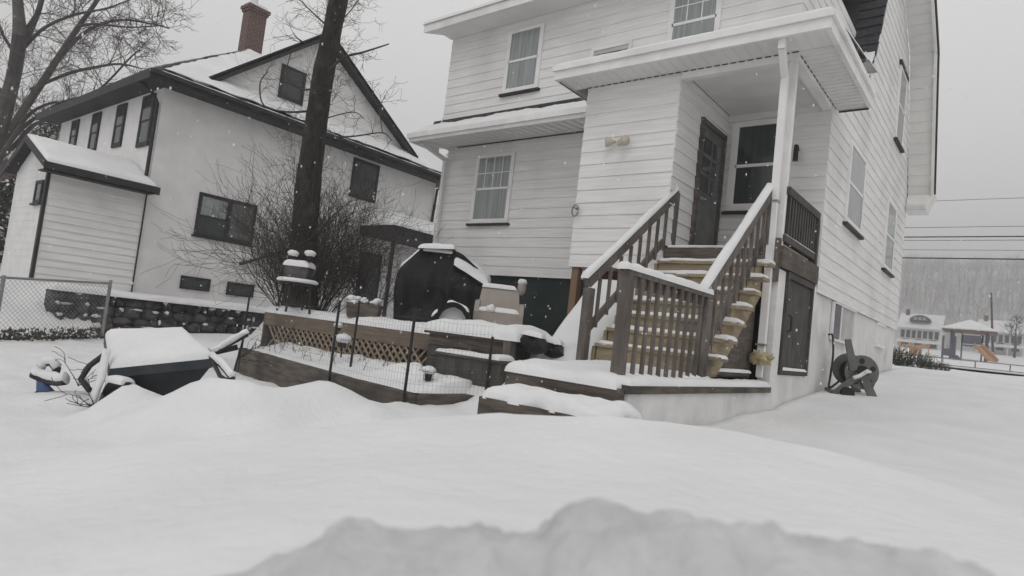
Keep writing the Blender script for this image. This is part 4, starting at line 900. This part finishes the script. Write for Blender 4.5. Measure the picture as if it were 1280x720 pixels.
c4 = [Vector((TB.x, TB.y, TB.z+.25))+HR*a*.22+HF*b*.22 for a, b in ((-1, -1), (1, -1), (1, 1), (-1, 1))]; MB().snow(*c4, .08, nz=.9, step=.05).build('snow_cap', 'snow', FP, True)
for a, h, lb in ((-.14, .52, 'small snow-capped garden lamp at the left of the square pot'), (.15, .55, 'small snow-capped garden lamp at the right of the square pot')):
    b = Vector((TB.x, TB.y, TB.z+.25))+HR*a; g = thing('garden_lamp', b, lb, 'lamp', 'snow-capped garden lamps')
    MB().tube([b, b+Vector((0, 0, h-.33))], .015, 6).build('stake', 'metal', g)
    MB().tube([b+Vector((0, 0, h-.42)), b+Vector((0, 0, h-.29))], [.05, .065], 10).build('lantern', 'metal', g)
    MB().sphere(b+Vector((0, 0, h-.29)), .1, (.95, .95, .6), 14, 8, nz=.25).build('snow_cap', 'snow', g, True)
PP = A(455, 389, 10.4); PP.z = -.09
FP2 = thing('planter_pot', PP, 'rectangular planter full of snow-laden dead leaves on the patio edge', 'planter')
m = MB(); m.hexa([PP+HR*a*.24+HF*b*.13 for a, b in ((-1, -1), (1, -1), (1, 1), (-1, 1))]+[PP+Vector((0, 0, .24))+HR*a*.27+HF*b*.15 for a, b in ((-1, -1), (1, -1), (1, 1), (-1, 1))]); m.build('pot', 'timber', FP2)
m = MB(); random.seed(4)
for i in range(26): m.sphere(PP+HR*random.uniform(-.24, .24)+HF*random.uniform(-.1, .1)+Vector((0, 0, random.uniform(.22, .32))), random.uniform(.03, .07), (1.3, 1, .7), 8, 6, nz=.5)
m.build('leaf_snow', 'snow', FP2, True)
def lantern(px, py, d, h, label, m1, r=.05):
    b = A(px, py, d); g = thing('path_light', b, label, 'lamp'); 
    MB().tube([b, b+Vector((0, 0, h*.5))], .012, 6).build('stake', 'metal', g)
    t = MB().tube([b+Vector((0, 0, h*.45)), b+Vector((0, 0, h*.8))], [r*.8, r], 10).build('lantern', m1, g)
    m = MB()
    for i in range(6): a = i*math.pi/3; m.tube([b+Vector((math.cos(a)*r*1.05, math.sin(a)*r*1.05, h*.45)), b+Vector((math.cos(a)*r*1.2, math.sin(a)*r*1.2, h*.82))], .005, 4)
    m.tube([b+Vector((0, 0, h*.8)), b+Vector((0, 0, h*.84))], [r*1.7, r*1.5], 14); m.build('cage', 'metal', g)
    MB().sphere(b+Vector((0, 0, h*.86)), r*1.7, (1, 1, .6), 14, 8, nz=.2).build('snow_cap', 'snow', g, True)
lantern(533, 490, 7.5, .3, 'small green caged path light in the snow by a black stake', 'green')
lantern(426, 447, 9.1, .32, 'grey snow-capped path light in front of the lattice', 'stone', .07)
lantern(421, 421, 9.4, .2, 'tiny snow-topped lamp fixed to the stained patio board', 'metal', .04)

# ------------------------------------------------------------------ wheelbarrow and the half-buried toy
LB, RB, RF, LF = A(131, 419, 6.9), A(230, 416, 7.0), A(267, 448, 6.2), A(137, 461, 6.1)
cen = (LB+RB+RF+LF)/4; WBz = Vector((cen.x, cen.y, -1.25))
WB = thing('wheelbarrow', WBz, 'dark wheelbarrow with its tray heaped flat with snow in the left yard', 'wheelbarrow')
dn = lambda p, s, h: cen+(p-cen)*s+Vector((0, 0, -h))
m = MB(); rim = [LF, RF, RB, LB]
lv = [[dn(p, 1.0, 0) for p in rim], [dn(p, 1.0, .09) for p in rim], [dn(p, .96, .10) for p in rim], [dn(p, .66, .42) for p in rim]]
for l in lv: m.v += [tuple(p) for p in l]
for r in range(3):
    for i in range(4): a = r*4+i; b = r*4+(i+1) % 4; m.f.append((a+4, b+4, b, a))
m.f.append((0, 1, 2, 3)); m.f.append((15, 14, 13, 12)); m.build('tray', 'bluegrey', WB)
MB().snow(dn(LF, 1.0, -.0), dn(RF, 1.0, -.0), dn(RB, 1.0, 0), dn(LB, 1.0, 0), .09, r=.09, step=.05, nz=.15).build('snow_cap', 'snow', WB, True)
wc = A(148, 500, 6.05); ax = (HR*.35+HF*.94).normalized(); m = MB(); xx = ax.cross(Vector((0, 0, 1))).normalized()
m.tube([wc+(xx*math.cos(t)+Vector((0, 0, 1))*math.sin(t))*.15 for t in [2*math.pi*i/24 for i in range(25)]], .06, 8); wh = m.build('wheel', 'rubber', WB, True)
m = MB(); m.tube([wc-ax*.03, wc+ax*.03], [.1, .1], 18); m.tube([wc-ax*.12, wc+ax*.12], .02, 8); m.build('hub', 'stone', wh); m = MB(); m.snow(wc+Vector((0, 0, .17))-xx*.16-ax*.08, wc+Vector((0, 0, .17))+xx*.1-ax*.08, wc+Vector((0, 0, .17))+xx*.1+ax*.08, wc+Vector((0, 0, .17))-xx*.16+ax*.08, .06, step=.03, nz=.6, ragged=.03); m.build('snow_cap', 'snow', wh, True)
def snowtube(m, s, pts, r):
    a, b = MB(), MB(); limb(a, pts, [r]*len(pts), 8); limb(b, [Vector(p)+Vector((0, 0, r*.9)) for p in pts], [r*1.2]*len(pts), 12)
    for i, q in enumerate(b.v): w = .022*noise.noise(Vector(q)*14)+.03*noise.noise(Vector(q)*5+Vector((3, 1, 0))); b.v[i] = (q[0]+w*.6, q[1]-w*.4, q[2]+w)
    m.add(a.v, a.f); s.add(b.v, b.f)
m, s = MB(), MB(); snowtube(m, s, [A(133, 441, 6.12), A(126, 475, 6.05), A(113, 508, 5.95)], .03); MB().tube([A(128, 494, 6.0), A(121, 512, 5.95), A(115, 527, 5.9)], .014, 6).build('leg_brace', 'wood', WB); MB().tube([A(131, 443, 6.5), A(112, 457, 6.55), A(101, 474, 6.5), A(112, 488, 6.4)], .03, 8).build('wheel_fork', 'bluegrey', WB, True)
m.build('leg', 'wood', WB, True); s.build('snow_cap', 'snow', WB, True)
for pts in ([A(262, 443, 6.35), A(285, 431, 6.5), A(309, 418, 6.65)], [A(264, 446, 6.2), A(278, 458, 6.05), A(291, 474, 5.9)]):
    m, s = MB(), MB(); snowtube(m, s, pts, .026); h = m.build('handle', 'bluegrey', WB, True); s.build('snow_cap', 'snow', h, True)
m = MB(); m.tube([A(266, 452, 6.15), A(275, 470, 6.0), A(288, 476, 5.9), A(281, 462, 6.0)], .02, 8); MB().tube([A(270, 440, 6.5), A(297, 434, 6.6)], .03, 8).build('brace', 'bluegrey', WB, True); m.build('brace', 'bluegrey', WB, True)
random.seed(77)
for q, k_, lb in ((A(122, 498, 5.95), 5, 'dead twigs poking out of the snow under the wheelbarrow wheel'), (A(100, 470, 6.4), 4, 'dead twigs between the wheelbarrow and the blue yard toy'), (A(300, 436, 6.5), 5, 'dead twigs behind the snow-covered wheelbarrow handles')):
    m = MB(); q.z -= .1
    for _ in range(k_): grow(m, q, (random.gauss(0, .7), random.gauss(0, .7), .6), random.uniform(.2, .5), .006, 1, .3, 3, 0, 4, .003)
    tag(m.build('twig', 'twig'), lb, 'twigs')
LT = thing('yard_toy', A(62, 505, 6.5), 'blue and dark framed yard toy half buried in snow left of the wheelbarrow', 'toy')
m, s = MB(), MB(); snowtube(m, s, [A(41, 467, 6.4), A(55, 473, 6.4), A(70, 477, 6.4), A(82, 476, 6.4)], .045); m.tube([A(50, 462, 6.5), A(55, 454, 6.5), A(64, 453, 6.5), A(71, 461, 6.5), A(68, 470, 6.5)], .04, 8); m.build('bar', 'stone', LT, True)
s.tube([A(51, 459, 6.48), A(56, 451, 6.48), A(65, 450, 6.48), A(72, 459, 6.48)], .045, 8); s.build('snow_cap', 'snow', LT, True)
m = MB(); m.hexa([A(52, 474, 6.45), A(62, 477, 6.45), A(62, 477, 6.6), A(52, 474, 6.6), A(50, 492, 6.4), A(60, 493, 6.4), A(60, 493, 6.6), A(50, 492, 6.6)]) if False else m.tube([A(56, 473, 6.45), A(54, 485, 6.42), A(62, 492, 6.4)], [.07, .06, .05], 10); m.build('fork', 'blue', LT, True)
MB().tube([A(48, 487, 6.4), A(38, 502, 6.35)], .012, 6).build('stick', 'twig', LT)

# ------------------------------------------------------------------ hose reel by the foundation
RC = A(1060, 494, 9.9); RC.z = -.44
HRL = thing('hose_reel', RC, 'grey-green garden hose reel leaning in the snow by the white foundation', 'hose reel')
k = 9.9/793; V5 = lambda x, z, d: RC+HR*(x*k)+HF*d+Vector((0, 0, z*k))
def disc(name, cx, cz, r, d, th, parent, holes=5):
    m = MB(); n = 40; rin, rm = r*.28, r*.62
    for e in (0, 1):
        for q in (rin, r):
            for i in range(n): t = 2*math.pi*i/n; m.v.append(tuple(V5(cx+q*math.cos(t), cz+q*math.sin(t), d+th*e)))
    for i in range(n):
        j = (i+1) % n; m.f += [(i, j, n+j, n+i), (2*n+j, 2*n+i, 3*n+i, 3*n+j), (n+i, n+j, 3*n+j, 3*n+i), (j, i, 2*n+i, 2*n+j)]
    return m.build(name, 'reel', parent)
dk = disc('side_disc', 8, 34, 21, -.16, .02, HRL); disc('side_disc', 4, 36, 20, .14, .02, HRL)
m = MB()
for i in range(5): t = 2*math.pi*i/5+.4; m.tube([V5(8+14*math.cos(t), 34+14*math.sin(t), -.166), V5(8+14*math.cos(t), 34+14*math.sin(t), -.162)], .045, 12)
m.build('disc_hole', 'metal', dk)
MB().tube([V5(8, 34, -.2), V5(4, 36, .18)], .1, 16).build('drum', 'rubber', HRL)
m = MB()
for j in range(5): 
    for q in range(2): m.tube([V5(7-2*j*.2+ (11+q*2)*math.cos(t), 34+(11+q*2)*math.sin(t), -.1+.05*j) for t in [2*math.pi*i/20 for i in range(21)]], .014, 6)
m.build('hose_coil', 'rubber', HRL, True)
m = MB(); m.prism([V5(-17, 72, -.19), V5(-10, 73, -.19), V5(2, 36, -.19), V5(-8, 34, -.19)], HF*.03); m.build('handle', 'reel', HRL)
m = MB(); m.prism([V5(2, 30, -.2), V5(12, 34, -.2), V5(32, -2, -.2), V5(22, -4, -.2)], HF*.03); m.prism([V5(12, 32, -.2), V5(4, 37, -.2), V5(-28, 6, -.2), V5(-24, 1, -.2)], HF*.03); m.prism([V5(2, 30, .18), V5(12, 34, .18), V5(28, 2, .18), V5(20, 0, .18)], HF*.03); m.build('frame', 'reel', HRL)
m = MB(); m.bar(V5(-14, 3, -.18), V5(26, 0, -.18), .05); m.bar(V5(-26, 5, -.16), V5(-20, 8, .18), .06); m.bar(V5(26, 0, -.18), V5(22, 2, .18), .05); m.build('foot', 'reel', HRL)
MB().tube([V5(-11, 6, -.26), V5(-11, 6, -.2)], .1, 16).build('wheel', 'rubber', HRL)
m = MB(); m.tube([V5(8, 34, -.2), V5(8, 34, -.26), V5(14, 36, -.27)], .02, 8); m.tube([V5(-5, 26, -.22), V5(2, 29, -.22), V5(13, 37, -.22)], .03, 8); m.build('crank', 'stucco', HRL, True)
m = MB(); h0 = Vector((xs+.02, 11.1, .52)); pts = [h0, Vector((xs+.12, 10.9, .5)), Vector((xs+.18, 10.75, .2)), Vector((xs+.2, 10.6, -.1)), V5(-20, 10, .1), V5(-10, 20, .05)]
limb(m, pts, [.016]*6, 8); limb(m, [V5(27, 40, .05), V5(31, 30, .0), V5(30, 18, 0), V5(24, 10, .05)], [.014]*4, 8); m.build('hose', 'rubber', HRL, True)

# ------------------------------------------------------------------ across the street
def PY(px, py, y):
    d = A(px, py, 1); return d*(y/d.y)
m = MB(); gzf = lambda y: interp(y, [18, 40, 75, 140, 420], [.15, .8, 2.25, 5.5, 20])
m.add([(-150, 29, gzf(29)+.06), (150, 29, gzf(29)+.06), (150, 36, gzf(36)+.06), (-150, 36, gzf(36)+.06)], [(0, 1, 2, 3)]); tag(m.build('street', 'slush_and_shade'), kind='structure')
m = MB(); random.seed(31)
for i in range(46):
    for j in range(22):
        x = -230+i*10; y = 165+j*11
        m.v.append((x+random.uniform(-2, 2), y, 5.5+interp(y, [165, 215, 265, 330, 420], [0, 17, 32, 41, 45])+4*noise.noise(Vector((x*.02, y*.02, 0)))))
for i in range(45):
    for j in range(21): a = i*22+j; m.f.append((a, a+22, a+23, a+1))
tag(m.build('hillside', 'hill', smooth=True), kind='structure')
m = MB()
for i in range(1600):
    x = random.uniform(-75, 25); y = random.uniform(168, 330); z = 4+interp(y, [165, 215, 265, 330, 420], [0, 17, 32, 41, 45]); h = random.uniform(5, 9)
    m.tube([(x, y, z), (x+random.gauss(0, .4), y, z+h)], [.16, .03], 3, cap=False)
    for k_ in range(4):
        a = random.uniform(0, 6.3); zz = z+h*random.uniform(.35, .85); m.tube([(x, y, zz), (x+math.cos(a)*1.5, y+math.sin(a)*1.5, zz+1.9)], [.09, .02], 3, cap=False)
tag(m.build('far_wood', 'farwoods'), kind='stuff')
def farhouse(label, px0, px1, ry, ey, by, y, oval):
    a, b = PY(px0, ry, y), PY(px1, ry, y); e = PY(px0, ey, y).z; g = min(PY(px0, by, y).z, gzf(y))-.3; x0, x1 = a.x, b.x; rt = a.z
    h = thing('far_house', ((x0+x1)/2, y, g), label, 'house')
    MB().box(x0+.4, x1-.4, y+.5, y+8, g, e).build('wall', 'stucco', h)
    m = MB(); m.prism([(x0, y-1, e-.1), (x0, y+3.6, rt), (x0, y+9, e-.1), (x0, y+8.7, e-.3), (x0, y+3.6, rt-.3), (x0, y-.7, e-.3)], (x1-x0, 0, 0)); r_ = m.build('roof', 'snow', h)
    if oval:
        xc = lerp(x0, x1, .5); m = MB(); m.prism([(xc+1.7*math.cos(t), y-.2, lerp(e, rt, .45)+1.1*math.sin(t)) for t in [math.pi*i/12 for i in range(13)]], (0, 2.4, 0)); m.build('dormer', 'shingle', r_)
        for q in range(3): MB().box(xc-.95+.7*q, xc-.5+.7*q, y-.24, y-.21, lerp(e, rt, .5), lerp(e, rt, .5)+.55).build('pane', 'spane', r_)
    n = 7
    for q in range(n):
        c = lerp(x0+.9, x1-.9, q/(n-1)); 
        MB().box(c-.3, c+.3, y+.44, y+.49, e-1.9, e-.5).build('window', 'dpane', h)
    m = MB(); m.prism([(x0+.1, y-2.2, e-2.75), (x0+.1, y+.45, e-2.2), (x0+.1, y+.45, e-2.4), (x0+.1, y-2.2, e-2.95)], (x1-x0-.2, 0, 0)); m.build('porch_roof', 'snow', h)
    for q in range(4): c = lerp(x0+.3, x1-.3, q/3); MB().box(c-.1, c+.1, y-2.0, y-1.8, g, e-2.9).build('porch_post', 'trim', h)
    for q in range(3): c = lerp(x0+1.4, x1-1.4, q/2); MB().box(c-.55, c+.55, y+.44, y+.49, g+1.2, g+2.6).build('window', 'dpane', h)
    MB().box(x0+.9, x0+1.5, y+3, y+3.6, rt-.4, rt+.8).build('chimney', 'brick', h)
farhouse('far white house with an arched dormer by the corner of the clapboard house', 1123, 1180, 389, 408, 437, 140, True)
farhouse('far white house with a snowy roof behind the playground pavilion', 1222, 1284, 397, 413, 438, 150, False)
fartree('dim bare tree at the right edge beyond the far white houses', Vector((-.9, 130, 5)), 7, .2, lvl=2)
GZ = thing('pavilion', (-3.95, 75, 2.2), 'playground pavilion with a pyramid roof white with snow', 'pavilion')
c = (-3.95, 75); m = MB(); hw = 2.15; m.add([(c[0]-hw, c[1]-hw, 5.1), (c[0]+hw, c[1]-hw, 5.1), (c[0]+hw, c[1]+hw, 5.1), (c[0]-hw, c[1]+hw, 5.1), (c[0], c[1], 6.15), (c[0]-hw, c[1]-hw, 5.0), (c[0]+hw, c[1]-hw, 5.0), (c[0]+hw, c[1]+hw, 5.0), (c[0]-hw, c[1]+hw, 5.0)], [(0, 1, 4), (1, 2, 4), (2, 3, 4), (3, 0, 4), (5, 6, 1, 0), (6, 7, 2, 1), (7, 8, 3, 2), (8, 5, 0, 3)]); m.build('roof', 'snow', GZ)
MB().box(c[0]-hw+.05, c[0]+hw-.05, c[1]-hw+.05, c[1]+hw-.05, 4.88, 4.99).build('beam', 'brownroof', GZ)
for a in (-1, 1):
    for b in (-1, 1): MB().box(c[0]+a*1.35-.09, c[0]+a*1.35+.09, c[1]+b*1.35-.09, c[1]+b*1.35+.09, 1.8, 4.88).build('post', 'navy', GZ)
SLD = thing('playground_slide', PY(1222, 452, 72), 'orange slide sloping from a dark play tower under the pavilion', 'slide')
m = MB(); a, b = PY(1222, 432, 72), PY(1242, 452, 70.5); 
for s_ in (-.3, .3): m.bar(a+Vector((s_, 0, .1)), b+Vector((s_, 0, .1)), .08, .3)
m.bar(a, b, .55, .06); m.build('chute', 'orange', SLD)
p = PY(1212, 452, 72.5); m = MB(); m.box(p.x-.7, p.x+.9, p.y-.5, p.y+.5, a.z-.1, a.z); 
for s_ in (-.65, .85): m.box(p.x+s_-.06, p.x+s_+.06, p.y-.45, p.y-.35, 1.8, a.z+1.1)
m.box(p.x-.7, p.x+.9, p.y-.45, p.y-.4, a.z+.1, a.z+.9); m.build('tower', 'navy', SLD)
CFm = thing('climbing_frame', PY(1140, 450, 68), 'orange climbing frame with panels near the corner of the clapboard house', 'playset')
p = PY(1140, 450, 68); m = MB()
for x_ in (-1.0, -.2, .6, 1.2): m.box(p.x+x_-.05, p.x+x_+.05, p.y-.05, p.y+.05, 1.4, p.z+1.6)
m.box(p.x-1.0, p.x+1.2, p.y-.04, p.y+.04, p.z+1.25, p.z+1.4); m.box(p.x-1.0, p.x+.6, p.y-.04, p.y+.04, p.z+.5, p.z+.62); m.build('frame', 'orange', CFm)
MB().box(p.x-.15, p.x+.55, p.y-.08, p.y-.05, p.z+.65, p.z+1.22).build('panel', 'orange', CFm)
SP = thing('play_tower', PY(1186, 452, 66), 'dark play tower with two posts and a low spring seat left of the pavilion', 'playset')
p = PY(1186, 452, 66); m = MB()
for x_ in (-.5, .35): m.box(p.x+x_-.08, p.x+x_+.08, p.y-.06, p.y+.06, 1.3, p.z+2.2)
m.build('post', 'navy', SP); m = MB(); m.box(p.x-.45, p.x+.3, p.y-.05, p.y, p.z+.5, p.z+1.1); m.build('panel', 'navy', SP)
m = MB(); m.hexa([(p.x+.4, p.y-.3, p.z+.0), (p.x+1.1, p.y-.3, p.z), (p.x+1.1, p.y+.3, p.z), (p.x+.4, p.y+.3, p.z), (p.x+.3, p.y-.3, p.z+.6), (p.x+.6, p.y-.3, p.z+.6), (p.x+.6, p.y+.3, p.z+.6), (p.x+.3, p.y+.3, p.z+.6)]); m.build('seat', 'navy', SP)
PF = thing('playground_fence', (-3, 40, .8), 'low grey rail fence along the street in front of the playground', 'fence')
m = MB(); m.box(-9, 8, 39.97, 40.03, 1.5-.35, 1.55-.35); m.box(-9, 8, 39.95, 40.05, .78, .86); m.build('rail', 'galv', PF)
for i in range(12): MB().tube([(-8.8+1.4*i, 40, .5), (-8.8+1.4*i, 40, 1.2)], .03, 6).build('post', 'galv', PF)
HG = thing('hedge', (-3.2, 24, .3), 'low dark scraggly hedge at the far corner of the clapboard house', 'hedge'); m = MB(); random.seed(17)
for i in range(260):
    x = random.uniform(-4.6, -1.75); grow(m, (x, 24+random.gauss(0, .25), .28), (random.gauss(.2, .5), random.gauss(0, .4), 1), random.uniform(.25, .62)*interp(x, [-2.8, -1.75], [1.1, .35]), .012, 1, .2, 4, .05, 3, .006)
m.build('stem', 'leaf', HG)
tag(MB().tube([PY(1241, 440, 100), PY(1239, 366, 100)], [.14, .1], 8).build('utility_pole', 'fartwig'), 'thin utility pole standing behind the pavilion roof', 'pole')
for z, r, lb in ((8.35, .011, 'highest thin wire against the sky beside the house corner'), (7.12, .012, 'thin wire second from the top against the sky'), (6.68, .028, 'thick black cable third from the top'), (6.52, .012, 'thin wire just under the thick upper cable'), (6.08, .01, 'faint thin wire between the two thick cables'), (5.7, .03, 'thick black cable lowest of all, just above the hazy hill')):
    m = MB(); m.tube([(-70+8*i, 34, z-.25+.0009*((-70+8*i+5)**2)) for i in range(19)], r, 5); tag(m.build('utility_wire', 'metal'), lb, 'wire', 'overhead street wires')
# left edge neighbours
GR = thing('garage', A(0, 345, 20), 'grey garage wall with a thin line of snow at the left edge', 'garage')
a = A(-60, 270, 21); b = A(21, 268, 19.6); m = MB(); n_ = (b-a); n_.z = 0; bk = Vector((-n_.y, n_.x, 0)).normalized()*3
if bk.y < 0: bk = -bk
m.prism([Vector((a.x, a.y, -.5)), Vector((b.x, b.y, -.5)), Vector((b.x, b.y, b.z)), Vector((a.x, a.y, b.z))], bk); m.build('wall', 'stucco', GR)
MB().snow(Vector((a.x, a.y, b.z)), Vector((b.x, b.y, b.z)), Vector((b.x, b.y, b.z))+bk, Vector((a.x, a.y, b.z))+bk, .1, step=.2).build('snow_cap', 'snow', GR, True)
BR = thing('far_house', A(-10, 345, 42), 'distant house with a brown roof behind the bare tree at the left edge', 'house')
a = A(-60, 225, 42); b = A(30, 205, 42); t_ = A(5, 190, 46)
m = MB(); m.box(a.x, b.x, min(a.y, b.y), min(a.y, b.y)+6, -.3, b.z) if a.x < b.x else m.box(b.x, a.x, min(a.y, b.y), min(a.y, b.y)+6, -.3, b.z); m.build('wall', 'brownroof', BR)
x0, x1 = min(a.x, b.x)-.4, max(a.x, b.x)+.4; y0 = min(a.y, b.y)-.4; m = MB(); m.prism([(x0, y0, b.z), (x0, y0+3.4, b.z+1.9), (x0, y0+6.8, b.z), (x0, y0+6.6, b.z-.15), (x0, y0+3.4, b.z+1.7), (x0, y0+.2, b.z-.15)], (x1-x0, 0, 0)); m.build('roof', 'snow', BR)

# ------------------------------------------------------------------ falling snow and the hazy air
m = MB(); random.seed(99)
for i in range(3400):
    d = random.uniform(1.8, 16); p = HF*d+HR*random.uniform(-1.05, 1.05)*d+Vector((0, 0, random.uniform(-.1, .55)*d)); r = random.uniform(.0016, .0036); l = r*random.uniform(1, 2.6)
    if p.x > -10.7 and p.x < -2.3 and p.y > 8: continue
    m.add([p+Vector((r, 0, 0)), p+Vector((0, r, 0)), p+Vector((-r, 0, 0)), p+Vector((0, -r, 0)), p+Vector((0, 0, l)), p+Vector((0, 0, -l))], [(0, 1, 4), (1, 2, 4), (2, 3, 4), (3, 0, 4), (1, 0, 5), (2, 1, 5), (3, 2, 5), (0, 3, 5)])
tag(m.build('falling_snow', 'flake'), kind='stuff')
hz = bpy.data.materials.new('haze'); hz.use_nodes = True; n = hz.node_tree; n.nodes.clear()
pv = n.nodes.new('ShaderNodeVolumePrincipled'); pv.inputs['Color'].default_value = (.97, .97, .98, 1); pv.inputs['Density'].default_value = HAZE = .0036
ou = n.nodes.new('ShaderNodeOutputMaterial'); n.links.new(pv.outputs[0], ou.inputs['Volume'])
m = MB().box(-400, 260, -120, 470, -6, 75); tag(m.build('haze', hz), kind='stuff')
